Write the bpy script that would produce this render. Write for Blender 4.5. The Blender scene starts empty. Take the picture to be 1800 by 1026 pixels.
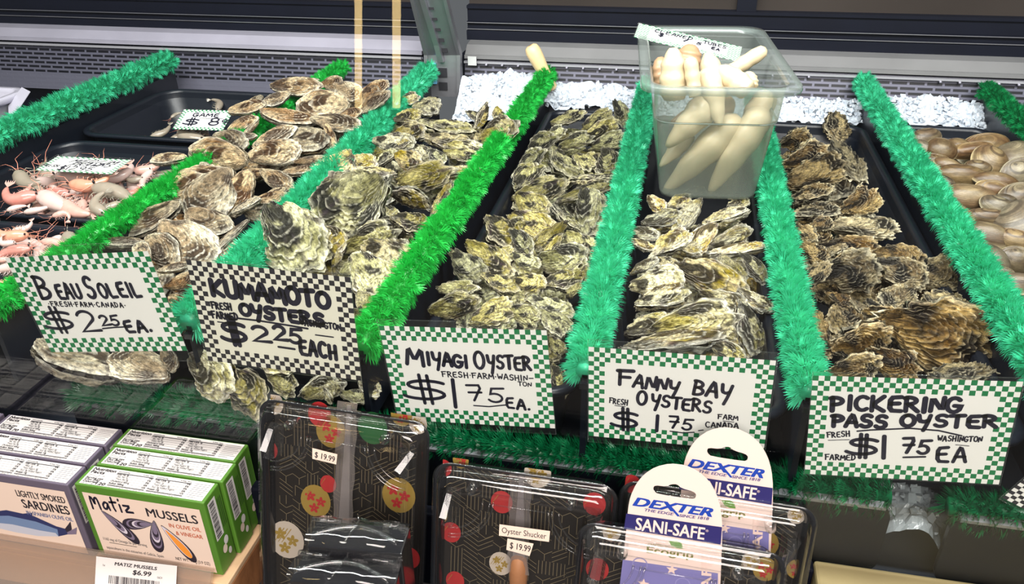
import bpy, math, random
import numpy as np
from mathutils import Matrix, Vector

SC = bpy.context.scene
COL = SC.collection
random.seed(7)
rng = np.random.default_rng(11)

# ------------------------------------------------------------------ camera
F, CX, CY = 1413.0, 900.0, 513.0           # focal length and centre of the 1800x1026 frame
dy = np.array([340., -813., F]); dy /= np.linalg.norm(dy)
dx = np.array([7500., 680., -F]); dx -= dy * dx.dot(dy); dx /= np.linalg.norm(dx)
dz = np.cross(dx, dy)
RW = np.array([dx, dy, dz])
CAM = np.array([0., 0., .42])

def ray(px, py):
    return RW @ np.array([(px - CX) / F, (py - CY) / F, 1.0])
def onz(px, py, z=0.0):
    r = ray(px, py); return CAM + r * ((z - CAM[2]) / r[2])
def ony(px, py, y):
    r = ray(px, py); return CAM + r * ((y - CAM[1]) / r[1])
def onpl(px, py, p0, n):
    r = ray(px, py); n = np.array(n, float); return CAM + r * (n.dot(np.array(p0) - CAM) / n.dot(r))
def proj(p):
    c = RW.T @ (np.array(p, float) - CAM); return CX + F * c[0] / c[2], CY + F * c[1] / c[2]

cam_data = bpy.data.cameras.new('camera'); cam = bpy.data.objects.new('camera', cam_data); COL.objects.link(cam)
r_, u_, b_ = RW[:, 0], -RW[:, 1], -RW[:, 2]
cam.matrix_world = Matrix(((r_[0], u_[0], b_[0], CAM[0]), (r_[1], u_[1], b_[1], CAM[1]), (r_[2], u_[2], b_[2], CAM[2]), (0, 0, 0, 1)))
cam_data.sensor_fit = 'HORIZONTAL'; cam_data.sensor_width = 36.0; cam_data.lens = F / 1800 * 36.0
cam_data.clip_start = .01; cam_data.clip_end = 60
SC.camera = cam

# ------------------------------------------------------------------ world, lamps, exposure
SC.view_settings.view_transform = 'Standard'; SC.view_settings.look = 'None'
SC.view_settings.gamma = 1.0; SC.view_settings.use_curve_mapping = False
SC.view_settings.exposure = 0.0
SC.cycles.max_bounces = 8; SC.cycles.transparent_max_bounces = 24; SC.cycles.transmission_bounces = 6
SC.cycles.diffuse_bounces = 3; SC.cycles.glossy_bounces = 3; SC.cycles.caustics_reflective = False; SC.cycles.caustics_refractive = False
SC.cycles.sample_clamp_indirect = 4.0
W = bpy.data.worlds.new('store_air'); SC.world = W; W.use_nodes = True
W.node_tree.nodes['Background'].inputs[0].default_value = (.60, .62, .66, 1)
W.node_tree.nodes['Background'].inputs[1].default_value = .22

def area(name, loc, size, target, power, color):
    l = bpy.data.lights.new(name, 'AREA'); l.shape = 'RECTANGLE'; l.size, l.size_y = size; l.energy = power; l.color = color
    o = bpy.data.objects.new(name, l); COL.objects.link(o); o.location = loc
    d = Vector(target) - Vector(loc); o.rotation_euler = d.to_track_quat('-Z', 'Y').to_euler(); return o
area('case_lamp', (-.15, .66, 1.0), (2.4, .09), (-.15, 1.15, 0), 66, (1.0, .985, .955))       # strip lamp under the canopy
area('store_ceiling_lamp', (.2, -1.25, 1.35), (1.6, 1.0), (-.1, .5, -.1), 88, (1.0, .90, .84))    # shop ceiling behind the customer

# ------------------------------------------------------------------ materials
def nmat(name):
    m = bpy.data.materials.new(name); m.use_nodes = True; nt = m.node_tree
    return m, nt, nt.nodes['Principled BSDF'], nt.nodes['Material Output']
def pmat(name, col, rough=.5, metal=0., spec=.5, noise=0., nscale=30., bump=0., bscale=120., trans=0., emit=None, coat=0., sss=0.):
    m, nt, b, out = nmat(name)
    b.inputs['Base Color'].default_value = (*col, 1); b.inputs['Roughness'].default_value = rough
    b.inputs['Metallic'].default_value = metal; b.inputs['Specular IOR Level'].default_value = spec
    if coat: b.inputs['Coat Weight'].default_value = coat; b.inputs['Coat Roughness'].default_value = .08
    if sss:
        b.inputs['Subsurface Weight'].default_value = sss; b.inputs['Subsurface Radius'].default_value = (.02, .012, .008); b.inputs['Subsurface Scale'].default_value = .3
    if emit:
        b.inputs['Emission Color'].default_value = (*emit[:3], 1); b.inputs['Emission Strength'].default_value = emit[3]
    if noise or bump:
        tc = nt.nodes.new('ShaderNodeTexCoord')
    if noise:
        n = nt.nodes.new('ShaderNodeTexNoise'); n.inputs['Scale'].default_value = nscale; n.inputs['Detail'].default_value = 5
        nt.links.new(tc.outputs['Object'], n.inputs['Vector'])
        mx = nt.nodes.new('ShaderNodeMix'); mx.data_type = 'RGBA'
        mx.inputs[6].default_value = (*[max(0, c * (1 - noise)) for c in col], 1); mx.inputs[7].default_value = (*[min(1, c * (1 + noise)) for c in col], 1)
        nt.links.new(n.outputs['Fac'], mx.inputs[0]); nt.links.new(mx.outputs[2], b.inputs['Base Color'])
    if bump:
        n2 = nt.nodes.new('ShaderNodeTexNoise'); n2.inputs['Scale'].default_value = bscale; n2.inputs['Detail'].default_value = 4
        nt.links.new(tc.outputs['Object'], n2.inputs['Vector'])
        bp = nt.nodes.new('ShaderNodeBump'); bp.inputs['Strength'].default_value = bump; bp.inputs['Distance'].default_value = .002
        nt.links.new(n2.outputs['Fac'], bp.inputs['Height']); nt.links.new(bp.outputs['Normal'], b.inputs['Normal'])
    return m
def clear_mat(name, tint=(1, 1, 1), ior=1.45, rough=.02, haze=0., haze_col=(.8, .85, .83), gain=1.0, base=0.):
    """thin clear plastic or glass: lets the scene through and reflects by angle"""
    m, nt, b, out = nmat(name); nt.nodes.remove(b)
    tr = nt.nodes.new('ShaderNodeBsdfTransparent'); tr.inputs[0].default_value = (*tint, 1)
    gl = nt.nodes.new('ShaderNodeBsdfGlossy'); gl.inputs['Roughness'].default_value = rough
    fr = nt.nodes.new('ShaderNodeFresnel'); ge = nt.nodes.new('ShaderNodeNewGeometry'); mr = nt.nodes.new('ShaderNodeMapRange')
    mr.inputs['To Min'].default_value = ior; mr.inputs['To Max'].default_value = 1 / ior
    nt.links.new(ge.outputs['Backfacing'], mr.inputs['Value']); nt.links.new(mr.outputs[0], fr.inputs['IOR'])
    ma = nt.nodes.new('ShaderNodeMath'); ma.operation = 'MULTIPLY_ADD'; ma.inputs[1].default_value = gain; ma.inputs[2].default_value = base; ma.use_clamp = True
    mix = nt.nodes.new('ShaderNodeMixShader'); L = nt.links.new
    L(fr.outputs[0], ma.inputs[0]); L(ma.outputs[0], mix.inputs[0])
    if haze:
        df = nt.nodes.new('ShaderNodeBsdfDiffuse'); df.inputs[0].default_value = (*haze_col, 1)
        tl = nt.nodes.new('ShaderNodeBsdfTranslucent'); tl.inputs[0].default_value = (*haze_col, 1)
        a = nt.nodes.new('ShaderNodeMixShader'); a.inputs[0].default_value = .5; L(df.outputs[0], a.inputs[1]); L(tl.outputs[0], a.inputs[2])
        h = nt.nodes.new('ShaderNodeMixShader'); h.inputs[0].default_value = haze; L(tr.outputs[0], h.inputs[1]); L(a.outputs[0], h.inputs[2])
        L(h.outputs[0], mix.inputs[1])
    else:
        L(tr.outputs[0], mix.inputs[1])
    L(gl.outputs[0], mix.inputs[2]); L(mix.outputs[0], out.inputs[0]); return m

def srgb(r, g, b):
    f = lambda c: (c / 255 / 12.92) if c / 255 <= .04045 else ((c / 255 + .055) / 1.055) ** 2.4
    return (f(r), f(g), f(b))

M = {}
M['black'] = pmat('black_plastic', (.0055, .0075, .0125), .36, spec=.36, bump=.15, bscale=60)
M['deck'] = pmat('dark_deck', (.014, .018, .026), .45, noise=.3, nscale=9)
M['blackgloss'] = pmat('black_gloss_plastic', (.006, .006, .008), .16, coat=.4)
M['frame'] = pmat('black_frame', (.0028, .0038, .0095), .6, spec=.14, noise=.3, nscale=14)
M['darkglass'] = pmat('dark_door_glass', (.030, .024, .021), .4, spec=.2, noise=.5, nscale=3.2)
M['steel'] = pmat('brushed_steel', (.42, .42, .46), .38, metal=.85, noise=.22, nscale=18, bump=.12, bscale=90)
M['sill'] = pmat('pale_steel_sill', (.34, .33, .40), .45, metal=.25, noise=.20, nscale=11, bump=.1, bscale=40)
M['slotdark'] = pmat('slot_dark', (.008, .008, .012), .7)
M['rubber'] = pmat('rubber', (.02, .02, .02), .6)
M['cream'] = pmat('cream_ledge', srgb(150, 136, 96), .5, noise=.18, nscale=16, bump=.1)
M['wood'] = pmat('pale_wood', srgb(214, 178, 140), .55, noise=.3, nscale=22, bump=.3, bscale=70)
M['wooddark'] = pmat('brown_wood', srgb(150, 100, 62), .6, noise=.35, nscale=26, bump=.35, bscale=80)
M['white'] = pmat('white_card', (.78, .76, .72), .5)
M['cardwhite'] = pmat('sign_card', (.86, .84, .82), .45, noise=.05, nscale=14)
M['cardcream'] = pmat('aged_sign_card', (.80, .77, .66), .45, noise=.08, nscale=14)
M['green'] = pmat('sign_green', srgb(12, 116, 66), .45)
M['signblack'] = pmat('sign_black', (.016, .014, .022), .45)
M['ink'] = pmat('marker_ink', (.008, .007, .022), .4)
M['glass'] = clear_mat('case_glass', (.97, .985, .98), 1.5, .0, gain=.62)
M['sleeve'] = clear_mat('clear_sleeve', (.97, .98, .97), 1.45, .06, haze=.018, gain=.6)
M['clam_plastic'] = clear_mat('clear_clamshell_plastic', (.97, .97, .97), 1.5, .04, haze=.012, gain=1.6)
M['strip'] = clear_mat('clear_price_rail', (.96, .93, .90), 1.45, .12, haze=.16, haze_col=(.8, .72, .66))
M['frost'] = clear_mat('frosted_tub_plastic', (.90, .94, .92), 1.45, .22, haze=.46, haze_col=(.34, .38, .35), gain=.8)
M['frostrim'] = clear_mat('frosted_tub_rim', (.86, .92, .90), 1.45, .2, haze=.42, haze_col=(.42, .48, .46), gain=1.0)

# ------------------------------------------------------------------ mesh helpers
class MB:
    """collects faces, then becomes ONE mesh object"""
    def __init__(s): s.v = []; s.f = []; s.mi = []; s.sm = []
    def add(s, verts, faces, mi=0, smooth=False):
        o = len(s.v); s.v.extend([tuple(map(float, p)) for p in verts])
        for f in faces: s.f.append(tuple(i + o for i in f)); s.mi.append(mi); s.sm.append(smooth)
        return s
    def quad(s, a, b, c, d, mi=0): return s.add([a, b, c, d], [(0, 1, 2, 3)], mi)
    def box(s, x0, x1, y0, y1, z0, z1, mi=0):
        v = [(x, y, z) for z in (z0, z1) for y in (y0, y1) for x in (x0, x1)]
        return s.add(v, [(0, 2, 3, 1), (4, 5, 7, 6), (0, 1, 5, 4), (2, 6, 7, 3), (0, 4, 6, 2), (1, 3, 7, 5)], mi)
    def hexa(s, p, mi=0):            # 8 corners ordered as in box()
        return s.add(p, [(0, 2, 3, 1), (4, 5, 7, 6), (0, 1, 5, 4), (2, 6, 7, 3), (0, 4, 6, 2), (1, 3, 7, 5)], mi)
    def loft(s, rings, mi=0, closed=True, cap0=False, cap1=False, smooth=True):
        n = len(rings[0]); vs = [p for r in rings for p in r]; fs = []
        for i in range(len(rings) - 1):
            for j in range(n if closed else n - 1):
                k = (j + 1) % n; fs.append((i * n + j, i * n + k, (i + 1) * n + k, (i + 1) * n + j))
        if cap0: fs.append(tuple(range(n))[::-1])
        if cap1: fs.append(tuple((len(rings) - 1) * n + j for j in range(n)))
        return s.add(vs, fs, mi, smooth)
    def tube(s, pts, rad, n=8, mi=0, caps=True, flat=1.0):
        pts = [Vector(p) for p in pts]; rs = rad if hasattr(rad, '__len__') else [rad] * len(pts); rings = []; prev = None
        for i, p in enumerate(pts):
            t = (pts[min(i + 1, len(pts) - 1)] - pts[max(i - 1, 0)])
            t = t.normalized() if t.length > 1e-9 else Vector((0, 0, 1))
            a = prev if prev is not None else (Vector((0, 0, 1)) if abs(t.z) < .9 else Vector((1, 0, 0)))
            a = (a - t * a.dot(t)).normalized(); b = t.cross(a); prev = a
            rings.append([tuple(p + a * (math.cos(q) * rs[i] * flat) + b * (math.sin(q) * rs[i])) for q in [2 * math.pi * k / n for k in range(n)]])
        return s.loft(rings, mi, True, caps, caps)
    def xf(s, mat):
        s.v = [tuple(mat @ Vector(p)) for p in s.v]; return s
    def mesh(s, name, mats):
        me = bpy.data.meshes.new(name); me.from_pydata(s.v, [], s.f); me.update()
        for m in (mats if isinstance(mats, (list, tuple)) else [mats]): me.materials.append(m)
        me.polygons.foreach_set('material_index', s.mi); me.polygons.foreach_set('use_smooth', s.sm); me.update()
        return me
    def build(s, name, mats, parent=None, at=None):
        o = bpy.data.objects.new(name, s.mesh(name, mats)); COL.objects.link(o)
        if at is not None: o.location = at
        if parent is not None: o.parent = parent
        return o

def tag(o, label=None, cat=None, group=None, kind=None):
    if label: o['label'] = label
    if cat: o['category'] = cat
    if group: o['group'] = group
    if kind: o['kind'] = kind
    return o
def empty(name, loc=(0, 0, 0), rot=None):
    o = bpy.data.objects.new(name, None); COL.objects.link(o); o.location = loc; o.empty_display_size = .02
    if rot is not None: o.rotation_euler = rot
    return o
def bevel(o, w=.002, seg=2):
    m = o.modifiers.new('edge_bevel', 'BEVEL'); m.width = w; m.segments = seg; m.limit_method = 'ANGLE'; return o
def rrect(x0, x1, y0, y1, r, z, n=5):
    """rounded rectangle ring, counter-clockwise"""
    out = []
    for cx_, cy_, a0 in ((x1 - r, y0 + r, -90), (x1 - r, y1 - r, 0), (x0 + r, y1 - r, 90), (x0 + r, y0 + r, 180)):
        for k in range(n + 1):
            a = math.radians(a0 + 90 * k / n); out.append((cx_ + r * math.cos(a), cy_ + r * math.sin(a), z))
    return out

# ------------------------------------------------------------------ noise (vectorised lattice noise)
def vnoise(p, seed=0):
    p = np.asarray(p, float); i = np.floor(p).astype(np.int64); f = p - i; f = f * f * (3 - 2 * f)
    def h(a, b, c):
        n = (a * 374761393 + b * 668265263 + c * 2147483647 + seed * 974634777) & 0x7fffffff
        n = ((n ^ (n >> 13)) * 1274126177) & 0x7fffffff
        n = (n ^ (n >> 16)) & 0xffff
        return n / 32767.5 - 1
    r = 0
    for a in (0, 1):
        for b in (0, 1):
            for c in (0, 1):
                w = (f[..., 0] if a else 1 - f[..., 0]) * (f[..., 1] if b else 1 - f[..., 1]) * (f[..., 2] if c else 1 - f[..., 2])
                r = r + w * h(i[..., 0] + a, i[..., 1] + b, i[..., 2] + c)
    return r
def fbm(p, oct=4, seed=0):
    r = 0; a = 1.; p = np.asarray(p, float)
    for k in range(oct): r = r + a * vnoise(p * 2 ** k + 17.3 * k, seed + k); a *= .5
    return r
# ================================================================== the setting: case, floor, glass
def struct(name, mb, m, bev=0):
    o = mb.build(name, m); o['kind'] = 'structure'
    if bev: bevel(o, bev)
    return o
struct('floor', MB().box(-3.5, 3.0, -3.2, 3.2, -1.05, -1.0), pmat('store_floor', (.16, .15, .14), .4, noise=.2, nscale=5))
struct('case_deck_slab', MB().box(-2.1, 1.25, .56, 1.70, -.215, -.195), M['deck'])
struct('case_base_wall', MB().box(-2.1, 1.25, .548, 1.70, -1.0, -.217), pmat('case_base', (.05, .05, .055), .5))
# front ledge, cream, at the foot of the glass
lg = MB().box(.152, 1.25, .465, .5465, -.60, -.146)
struct('trim_1', lg, M['cream'], .003)
struct('trim_3', MB().box(-2.1, .150, .36, .533, -.262, -.247), M['deck'], .002)
struct('trim_2', MB().box(-2.1, .1515, .5335, .5465, -.245, -.1462), M['frame'], .002)
# the glass front: one upright pane
gp = MB().box(-2.1, 1.25, .547, .550, -.150, .62)
struct('window_1', gp, M['glass'])
# grille panel behind the pans, sloping, with staggered slots
def grille_material():
    m, nt, b, out = nmat('slotted_grille'); L = nt.links.new
    tc = nt.nodes.new('ShaderNodeTexCoord'); mp = nt.nodes.new('ShaderNodeMapping')
    sep = nt.nodes.new('ShaderNodeSeparateXYZ'); cmb = nt.nodes.new('ShaderNodeCombineXYZ')
    L(tc.outputs['Object'], sep.inputs[0]); L(sep.outputs[0], cmb.inputs[0]); L(sep.outputs[2], cmb.inputs[1])
    br = nt.nodes.new('ShaderNodeTexBrick'); L(cmb.outputs[0], br.inputs['Vector'])
    br.inputs['Color1'].default_value = (.004, .004, .008, 1); br.inputs['Color2'].default_value = (.006, .006, .01, 1)
    br.inputs['Mortar'].default_value = (.105, .105, .145, 1); br.inputs['Scale'].default_value = 1.0
    br.inputs['Mortar Size'].default_value = .0023; br.inputs['Mortar Smooth'].default_value = .05
    br.inputs['Brick Width'].default_value = .031; br.inputs['Row Height'].default_value = .0092; br.offset = .5
    gt = nt.nodes.new('ShaderNodeMath'); gt.operation = 'COMPARE'; gt.inputs[1].default_value = .002; gt.inputs[2].default_value = .029
    L(sep.outputs[2], gt.inputs[0])
    mx = nt.nodes.new('ShaderNodeMix'); mx.data_type = 'RGBA'; mx.inputs[6].default_value = (.115, .115, .155, 1)
    L(gt.outputs[0], mx.inputs[0]); L(br.outputs['Color'], mx.inputs[7]); L(mx.outputs[2], b.inputs['Base Color'])
    inv = nt.nodes.new('ShaderNodeMath'); inv.operation = 'MULTIPLY'; inv.inputs[1].default_value = .6
    b.inputs['Metallic'].default_value = .3; b.inputs['Roughness'].default_value = .42
    bp = nt.nodes.new('ShaderNodeBump'); bp.inputs['Distance'].default_value = .003; bp.inputs['Strength'].default_value = .5
    L(br.outputs['Fac'], bp.inputs['Height']); L(bp.outputs['Normal'], b.inputs['Normal'])
    return m
M['grille'] = grille_material()
def grille(name, x0, x1, zc, y0=1.612, y1=1.640):
    mb = MB(); h = .062
    mb.hexa([(x0, y0, -h), (x1, y0, -h), (x0, y0 + .01, -h), (x1, y0 + .01, -h), (x0, y1, .036), (x1, y1, .036), (x0, y1 + .01, .036), (x1, y1 + .01, .036)])
    o = mb.build(name, M['grille'], at=(0, 0, zc)); o['kind'] = 'structure'; return o
grille('wall_back_grille_panel', -2.1, -.540, -.024)
grille('wall_back_grille_panel', -.448, 1.25, -.026)
for (x0, x1, z0) in ((-2.1, -.540, .016), (-.448, 1.25, .012)):
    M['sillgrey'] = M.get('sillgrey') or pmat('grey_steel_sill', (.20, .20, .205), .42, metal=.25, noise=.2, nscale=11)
    # folded steel sill: lit slope, lip and the dark gap under it
    mb = MB()
    pr = [(1.634, z0 + .002), (1.634, z0 + .009), (1.640, z0 + .0095), (1.660, z0 + .025), (1.690, z0 + .028), (1.690, z0 + .002)]
    mb.loft([[(x0, y, z) for y, z in pr], [(x1, y, z) for y, z in pr]], 0, True, True, True, False)
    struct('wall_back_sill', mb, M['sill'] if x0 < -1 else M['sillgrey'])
    mb = MB().box(x0, x1, 1.628, 1.6335, z0 - .006, z0 - .002)
    struct('wall_back_lip', mb, pmat('bright_lip', (.42, .42, .46), .35, metal=.4))
# rivets along the right grille's top edge
for i in range(48):
    x = -.40 + i * .0335
    if .26 < x < .44: continue
    mb = MB(); mb.tube([(x, 1.632, .0045), (x, 1.6245, .0045)], .0022, 6)
    o = mb.build('wall_back_rivet', M['sill']); o['kind'] = 'structure'
# sliding door frames and dark panes behind the sill
for (x0, x1) in ((-2.1, -.53), (-.456, 1.25)):
    mb = MB()
    for (y0, y1, z0, z1) in ((1.690, 1.72, .050, .069), (1.697, 1.72, .069, .073), (1.700, 1.72, .073, .083), (1.694, 1.72, .083, .0865), (1.703, 1.72, .0865, .112), (1.698, 1.72, .112, .118)):
        mb.box(x0, x1, y0, y1, z0 - .010, z1 - .010)
    struct('wall_back_door_track', mb, M['frame'])
    struct('wall_back_door_pane', MB().box(x0, x1, 1.722, 1.728, .09, .62), M['darkglass'])
    struct('wall_back_lower', MB().box(x0, x1, 1.645, 1.70, -.195, .022), M['frame'])
def upright_frame(px0, px1, y=1.716):
    a = ony(px0, 20, y)[0]; b = ony(px1, 20, y)[0]
    struct('wall_back_door_stile', MB().box(a, b, y - .012, y, .10, .6), M['frame'])
upright_frame(1294, 1328); upright_frame(172, 206)
# thin pale beads on the tracks
for (x0, x1) in ((-2.1, -.53), (-.456, 1.25)):
    for z in (.0715, .0848):
        struct('wall_back_track_bead', MB().box(x0, x1, 1.6925, 1.695, z - .0106, z - .0094), M['steel'])
# centre upright: slotted steel post with two side rails that lean forward above the sill
PY0, PY1 = 1.602, 1.520                       # foot plane, and the nearer plane of the leaning top
def pp(px, py, y): return ony(px, py, y)
post = empty('slotted_post', tuple(pp(778, 158, PY0))); tag(post, 'grey steel slotted upright between the two grille panels at the back', 'post')
PO = np.array(post.location)
def strip(mb, pts, wpx, t=.010):
    """a bent bar through points given as (px, py, y), wpx wide"""
    P = [(pp(a, b, y), pp(a + wpx, b, y)) for a, b, y in pts]
    for (l0, r0), (l1, r1) in zip(P[:-1], P[1:]):
        k = np.array([0, t, 0]); mb.hexa([q - PO for q in (l0, r0, l0 + k, r0 + k, l1, r1, l1 + k, r1 + k)])
mb = MB(); strip(mb, [(748, 170, PY0), (748, 97, PY0 + .002), (712, -45, PY1)], 58); mb.build('face_plate', M['steel'], post)
for x_, w_ in ((745, 6), (803, 6)):
    mb = MB(); strip(mb, [(x_, 170, PY0 - .007), (x_, 97, PY0 - .005), (x_ - 36, -45, PY1 - .008)], w_, .016); mb.build('side_rail', M['steel'], post)
mb = MB(); strip(mb, [(770, 110, PY0 - .010), (762, 80, PY0 - .020), (723, -45, PY1 - .012)], 9, .010); mb.build('inner_rail', M['steel'], post)
for (x_, y_, w_, h_, yy) in ((771, 135, 14, 15, PY0), (772, 158, 14, 13, PY0), (777, 92, 9, 10, PY0 - .004), (771, 74, 9, 10, PY0 - .015), (765, 55, 9, 10, PY0 - .026), (759, 36, 9, 10, PY0 - .037), (753, 17, 9, 10, PY0 - .048)):
    p0, p1 = pp(x_, y_, yy - .0012), pp(x_ + w_, y_ - h_, yy - .0012); mb = MB().box(p0[0] - PO[0], p1[0] - PO[0], yy - .002 - PO[1], yy + .002 - PO[1], p0[2] - PO[2], p1[2] - PO[2]); mb.build('slot', M['slotdark'], post)
p0, p1 = pp(760, 147, PY0 - .0015), pp(766, 111, PY0 - .0015); mb = MB().box(p0[0] - PO[0], p1[0] - PO[0], PY0 - .003 - PO[1], PY0 - PO[1], p0[2] - PO[2], p1[2] - PO[2])
o = mb.build('sticker', pmat('blue_sticker', srgb(120, 190, 235), .5), post); o['label'] = 'narrow pale blue sticker'
o = MB().box(-.009, .009, -.001, .001, -.009, .009).build('tape_patch', pmat('white_tape', (.45, .46, .46), .5), at=tuple(ony(830, 107, 1.618))); tag(o, 'small white tape patch on the grille right of the post', 'tape')

# ------------------------------------------------------------------ ice
def ice_material():
    m, nt, b, out = nmat('crushed_ice'); L = nt.links.new
    b.inputs['Base Color'].default_value = (.52, .57, .64, 1); b.inputs['Roughness'].default_value = .25
    b.inputs['Subsurface Weight'].default_value = .25; b.inputs['Subsurface Radius'].default_value = (.01, .012, .014); b.inputs['Subsurface Scale'].default_value = .4
    tc = nt.nodes.new('ShaderNodeTexCoord'); n = nt.nodes.new('ShaderNodeTexVoronoi'); n.inputs['Scale'].default_value = 170
    L(tc.outputs['Object'], n.inputs['Vector']); bp = nt.nodes.new('ShaderNodeBump'); bp.inputs['Strength'].default_value = .6; bp.inputs['Distance'].default_value = .002
    L(n.outputs['Distance'], bp.inputs['Height']); L(bp.outputs['Normal'], b.inputs['Normal']); return m
M['ice'] = ice_material()
M['shadedice'] = pmat('wet_shade_toned_ice', (.16, .18, .19), .18, noise=.4, nscale=40, bump=.6, bscale=150)  # wet ice; the shade at the case front is put into its grey
def ice_sheet(name, x0, x1, y0, y1, zf, step=.006, label=None, chunks=0, amp=.006, mat=None):
    xs = np.arange(x0, x1, step); ys = np.arange(y0, y1, step); X, Y = np.meshgrid(xs, ys)
    P = np.stack([X, Y, 0 * X], -1)
    Z = zf(X, Y) + amp * fbm(P * 38, 3, 5) + amp * .8 * np.abs(fbm(P * 110, 2, 9))
    n, m_ = X.shape; v = np.stack([X, Y, Z], -1).reshape(-1, 3)
    idx = np.arange(n * m_).reshape(n, m_); f = np.stack([idx[:-1, :-1], idx[:-1, 1:], idx[1:, 1:], idx[1:, :-1]], -1).reshape(-1, 4)
    mb = MB(); mb.add(v, [tuple(q) for q in f.tolist()])
    for k in range(chunks):
        x = random.uniform(x0 + .01, x1 - .01); y = random.uniform(y0 + .005, y1 - .005); s_ = random.uniform(.0016, .0050)
        z = float(zf(np.array([x]), np.array([y]))[0]) + random.uniform(.000, .006)
        mt = Matrix.Translation((x, y, z)) @ Matrix.Rotation(random.uniform(0, 6), 4, Vector((random.random(), random.random(), random.random() + .1)).normalized())
        vv = [mt @ Vector((a * s_ * random.uniform(.5, 1.2), b * s_ * random.uniform(.5, 1.2), c * s_ * random.uniform(.4, 1))) for c in (-1, 1) for b in (-1, 1) for a in (-1, 1)]
        mb.hexa(vv)
    o = mb.build(name, mat or M['ice']); tag(o, label, 'ice', kind='stuff'); return o
ice_sheet('crushed_ice', -.442, 1.1, 1.542, 1.612, lambda X, Y: -.064 + .026 * np.clip((Y - 1.545) / .05, 0, 1) + .030 * np.exp(-((X + .34) / .09) ** 2) + .012 * np.exp(-((X + .16) / .06) ** 2) + .014 * np.exp(-((X - .45) / .1) ** 2), step=.004, amp=.008, label='white crushed ice heaped behind the oyster pans below the grille', chunks=2600)
ice_sheet('crushed_ice', -.425, -.275, 1.44, 1.545, lambda X, Y: -.055 + .052 * np.clip((Y - 1.44) / .09, 0, 1), step=.004, amp=.009, label='white crushed ice spilling onto the back of the second oyster heap', chunks=700)
ice_sheet('crushed_ice', -.46, 1.0, .600, .66, lambda X, Y: -.185 + .050 * np.exp(-((X - .245) / .035) ** 2) + .02 * np.clip((Y - .60) / .05, 0, 1) + .008 * np.sin(X * 17), step=.005, label='wet shade-toned ice along the front of the case under the price signs', chunks=900, mat=M['shadedice'])

# warm lit tubes standing in the shop; the glass mirrors them
M['warmtube'] = pmat('warm_tube', (.9, .75, .45), .4, emit=(1.0, .70, .30, 15.))
for px, w, lb in ((630, .0125, 'left of the two warm light tubes mirrored in the glass'), (697, .0140, 'right of the two warm light tubes mirrored in the glass')):
    yv = 2 * .5485 + 1.5; q = ony(px, 188, yv); x, zb = q[0], q[2]
    lamp = empty('tube_lamp', (x, -1.5, -1.0)); tag(lamp, lb, 'lamp', 'tube lamps in the shop')
    q2 = ony(px, -400, yv); mb = MB(); mb.tube([(0, 0, 1 + zb), (q2[0] - x, 0, 1 + q2[2])], w, 12); mb.build('light_tube', M['warmtube'], lamp)
    mb = MB(); mb.tube([(0, 0, .02), (0, 0, 1 + zb)], .012, 10); mb.build('pole', M['frame'], lamp)
    mb = MB(); mb.tube([(0, 0, 0), (0, 0, .02)], .05, 20); mb.build('base', M['frame'], lamp)
# ================================================================== green-fringed dividers and black pans
def fringe_mat(name, c1, c2):
    m, nt, b, out = nmat(name); L = nt.links.new
    tc = nt.nodes.new('ShaderNodeTexCoord'); n = nt.nodes.new('ShaderNodeTexNoise'); n.inputs['Scale'].default_value = 60; n.inputs['Detail'].default_value = 3
    L(tc.outputs['Object'], n.inputs['Vector']); mx = nt.nodes.new('ShaderNodeMix'); mx.data_type = 'RGBA'
    mx.inputs[6].default_value = (*c1, 1); mx.inputs[7].default_value = (*c2, 1); L(n.outputs['Fac'], mx.inputs[0]); L(mx.outputs[2], b.inputs['Base Color'])
    b.inputs['Roughness'].default_value = .32; b.inputs['Specular IOR Level'].default_value = .5
    tl = nt.nodes.new('ShaderNodeBsdfTranslucent'); L(mx.outputs[2], tl.inputs[0]); ms = nt.nodes.new('ShaderNodeMixShader'); ms.inputs[0].default_value = .25
    L(b.outputs[0], ms.inputs[1]); L(tl.outputs[0], ms.inputs[2]); L(ms.outputs[0], out.inputs[0]); return m
M['teal'] = fringe_mat('teal_green_plastic', srgb(10, 150, 104), srgb(92, 232, 182))
M['grass'] = fringe_mat('bright_green_plastic', srgb(8, 140, 40), srgb(60, 222, 100))
M['shade'] = fringe_mat('shade_toned_green_plastic', srgb(2, 66, 38), srgb(14, 112, 66))  # fringe green with the shade low at the glass put into the colour
M['deep'] = fringe_mat('deep_green_plastic', srgb(4, 92, 50), srgb(30, 160, 90))

def frond(mb, base, d, up, ln, w, nn=5):
    """one little leaf: a fan of narrow pointed needles on a short stem"""
    d = d / np.linalg.norm(d); s = np.cross(d, up); s /= (np.linalg.norm(s) + 1e-9); n = np.cross(s, d)
    vs = []; fs = []
    for k in range(nn):
        t = (k / (nn - 1) - .5) * 2
        start = base + d * ln * (.05 + .30 * (1 - abs(t))) + s * w * .10 * t
        tip = base + d * ln * (1.0 - .34 * t * t) + s * w * t * .95 - n * ln * (.10 + .12 * abs(t)) * 1.0
        mid = (start + tip) / 2 + n * ln * .05
        hw = w * .12
        o = len(vs); vs += [start - s * hw * .6, start + s * hw * .6, mid + s * hw, mid - s * hw, tip]
        fs += [(o, o + 1, o + 2, o + 3), (o + 3, o + 2, o + 4)]
    mb.add(vs, fs)

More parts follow.
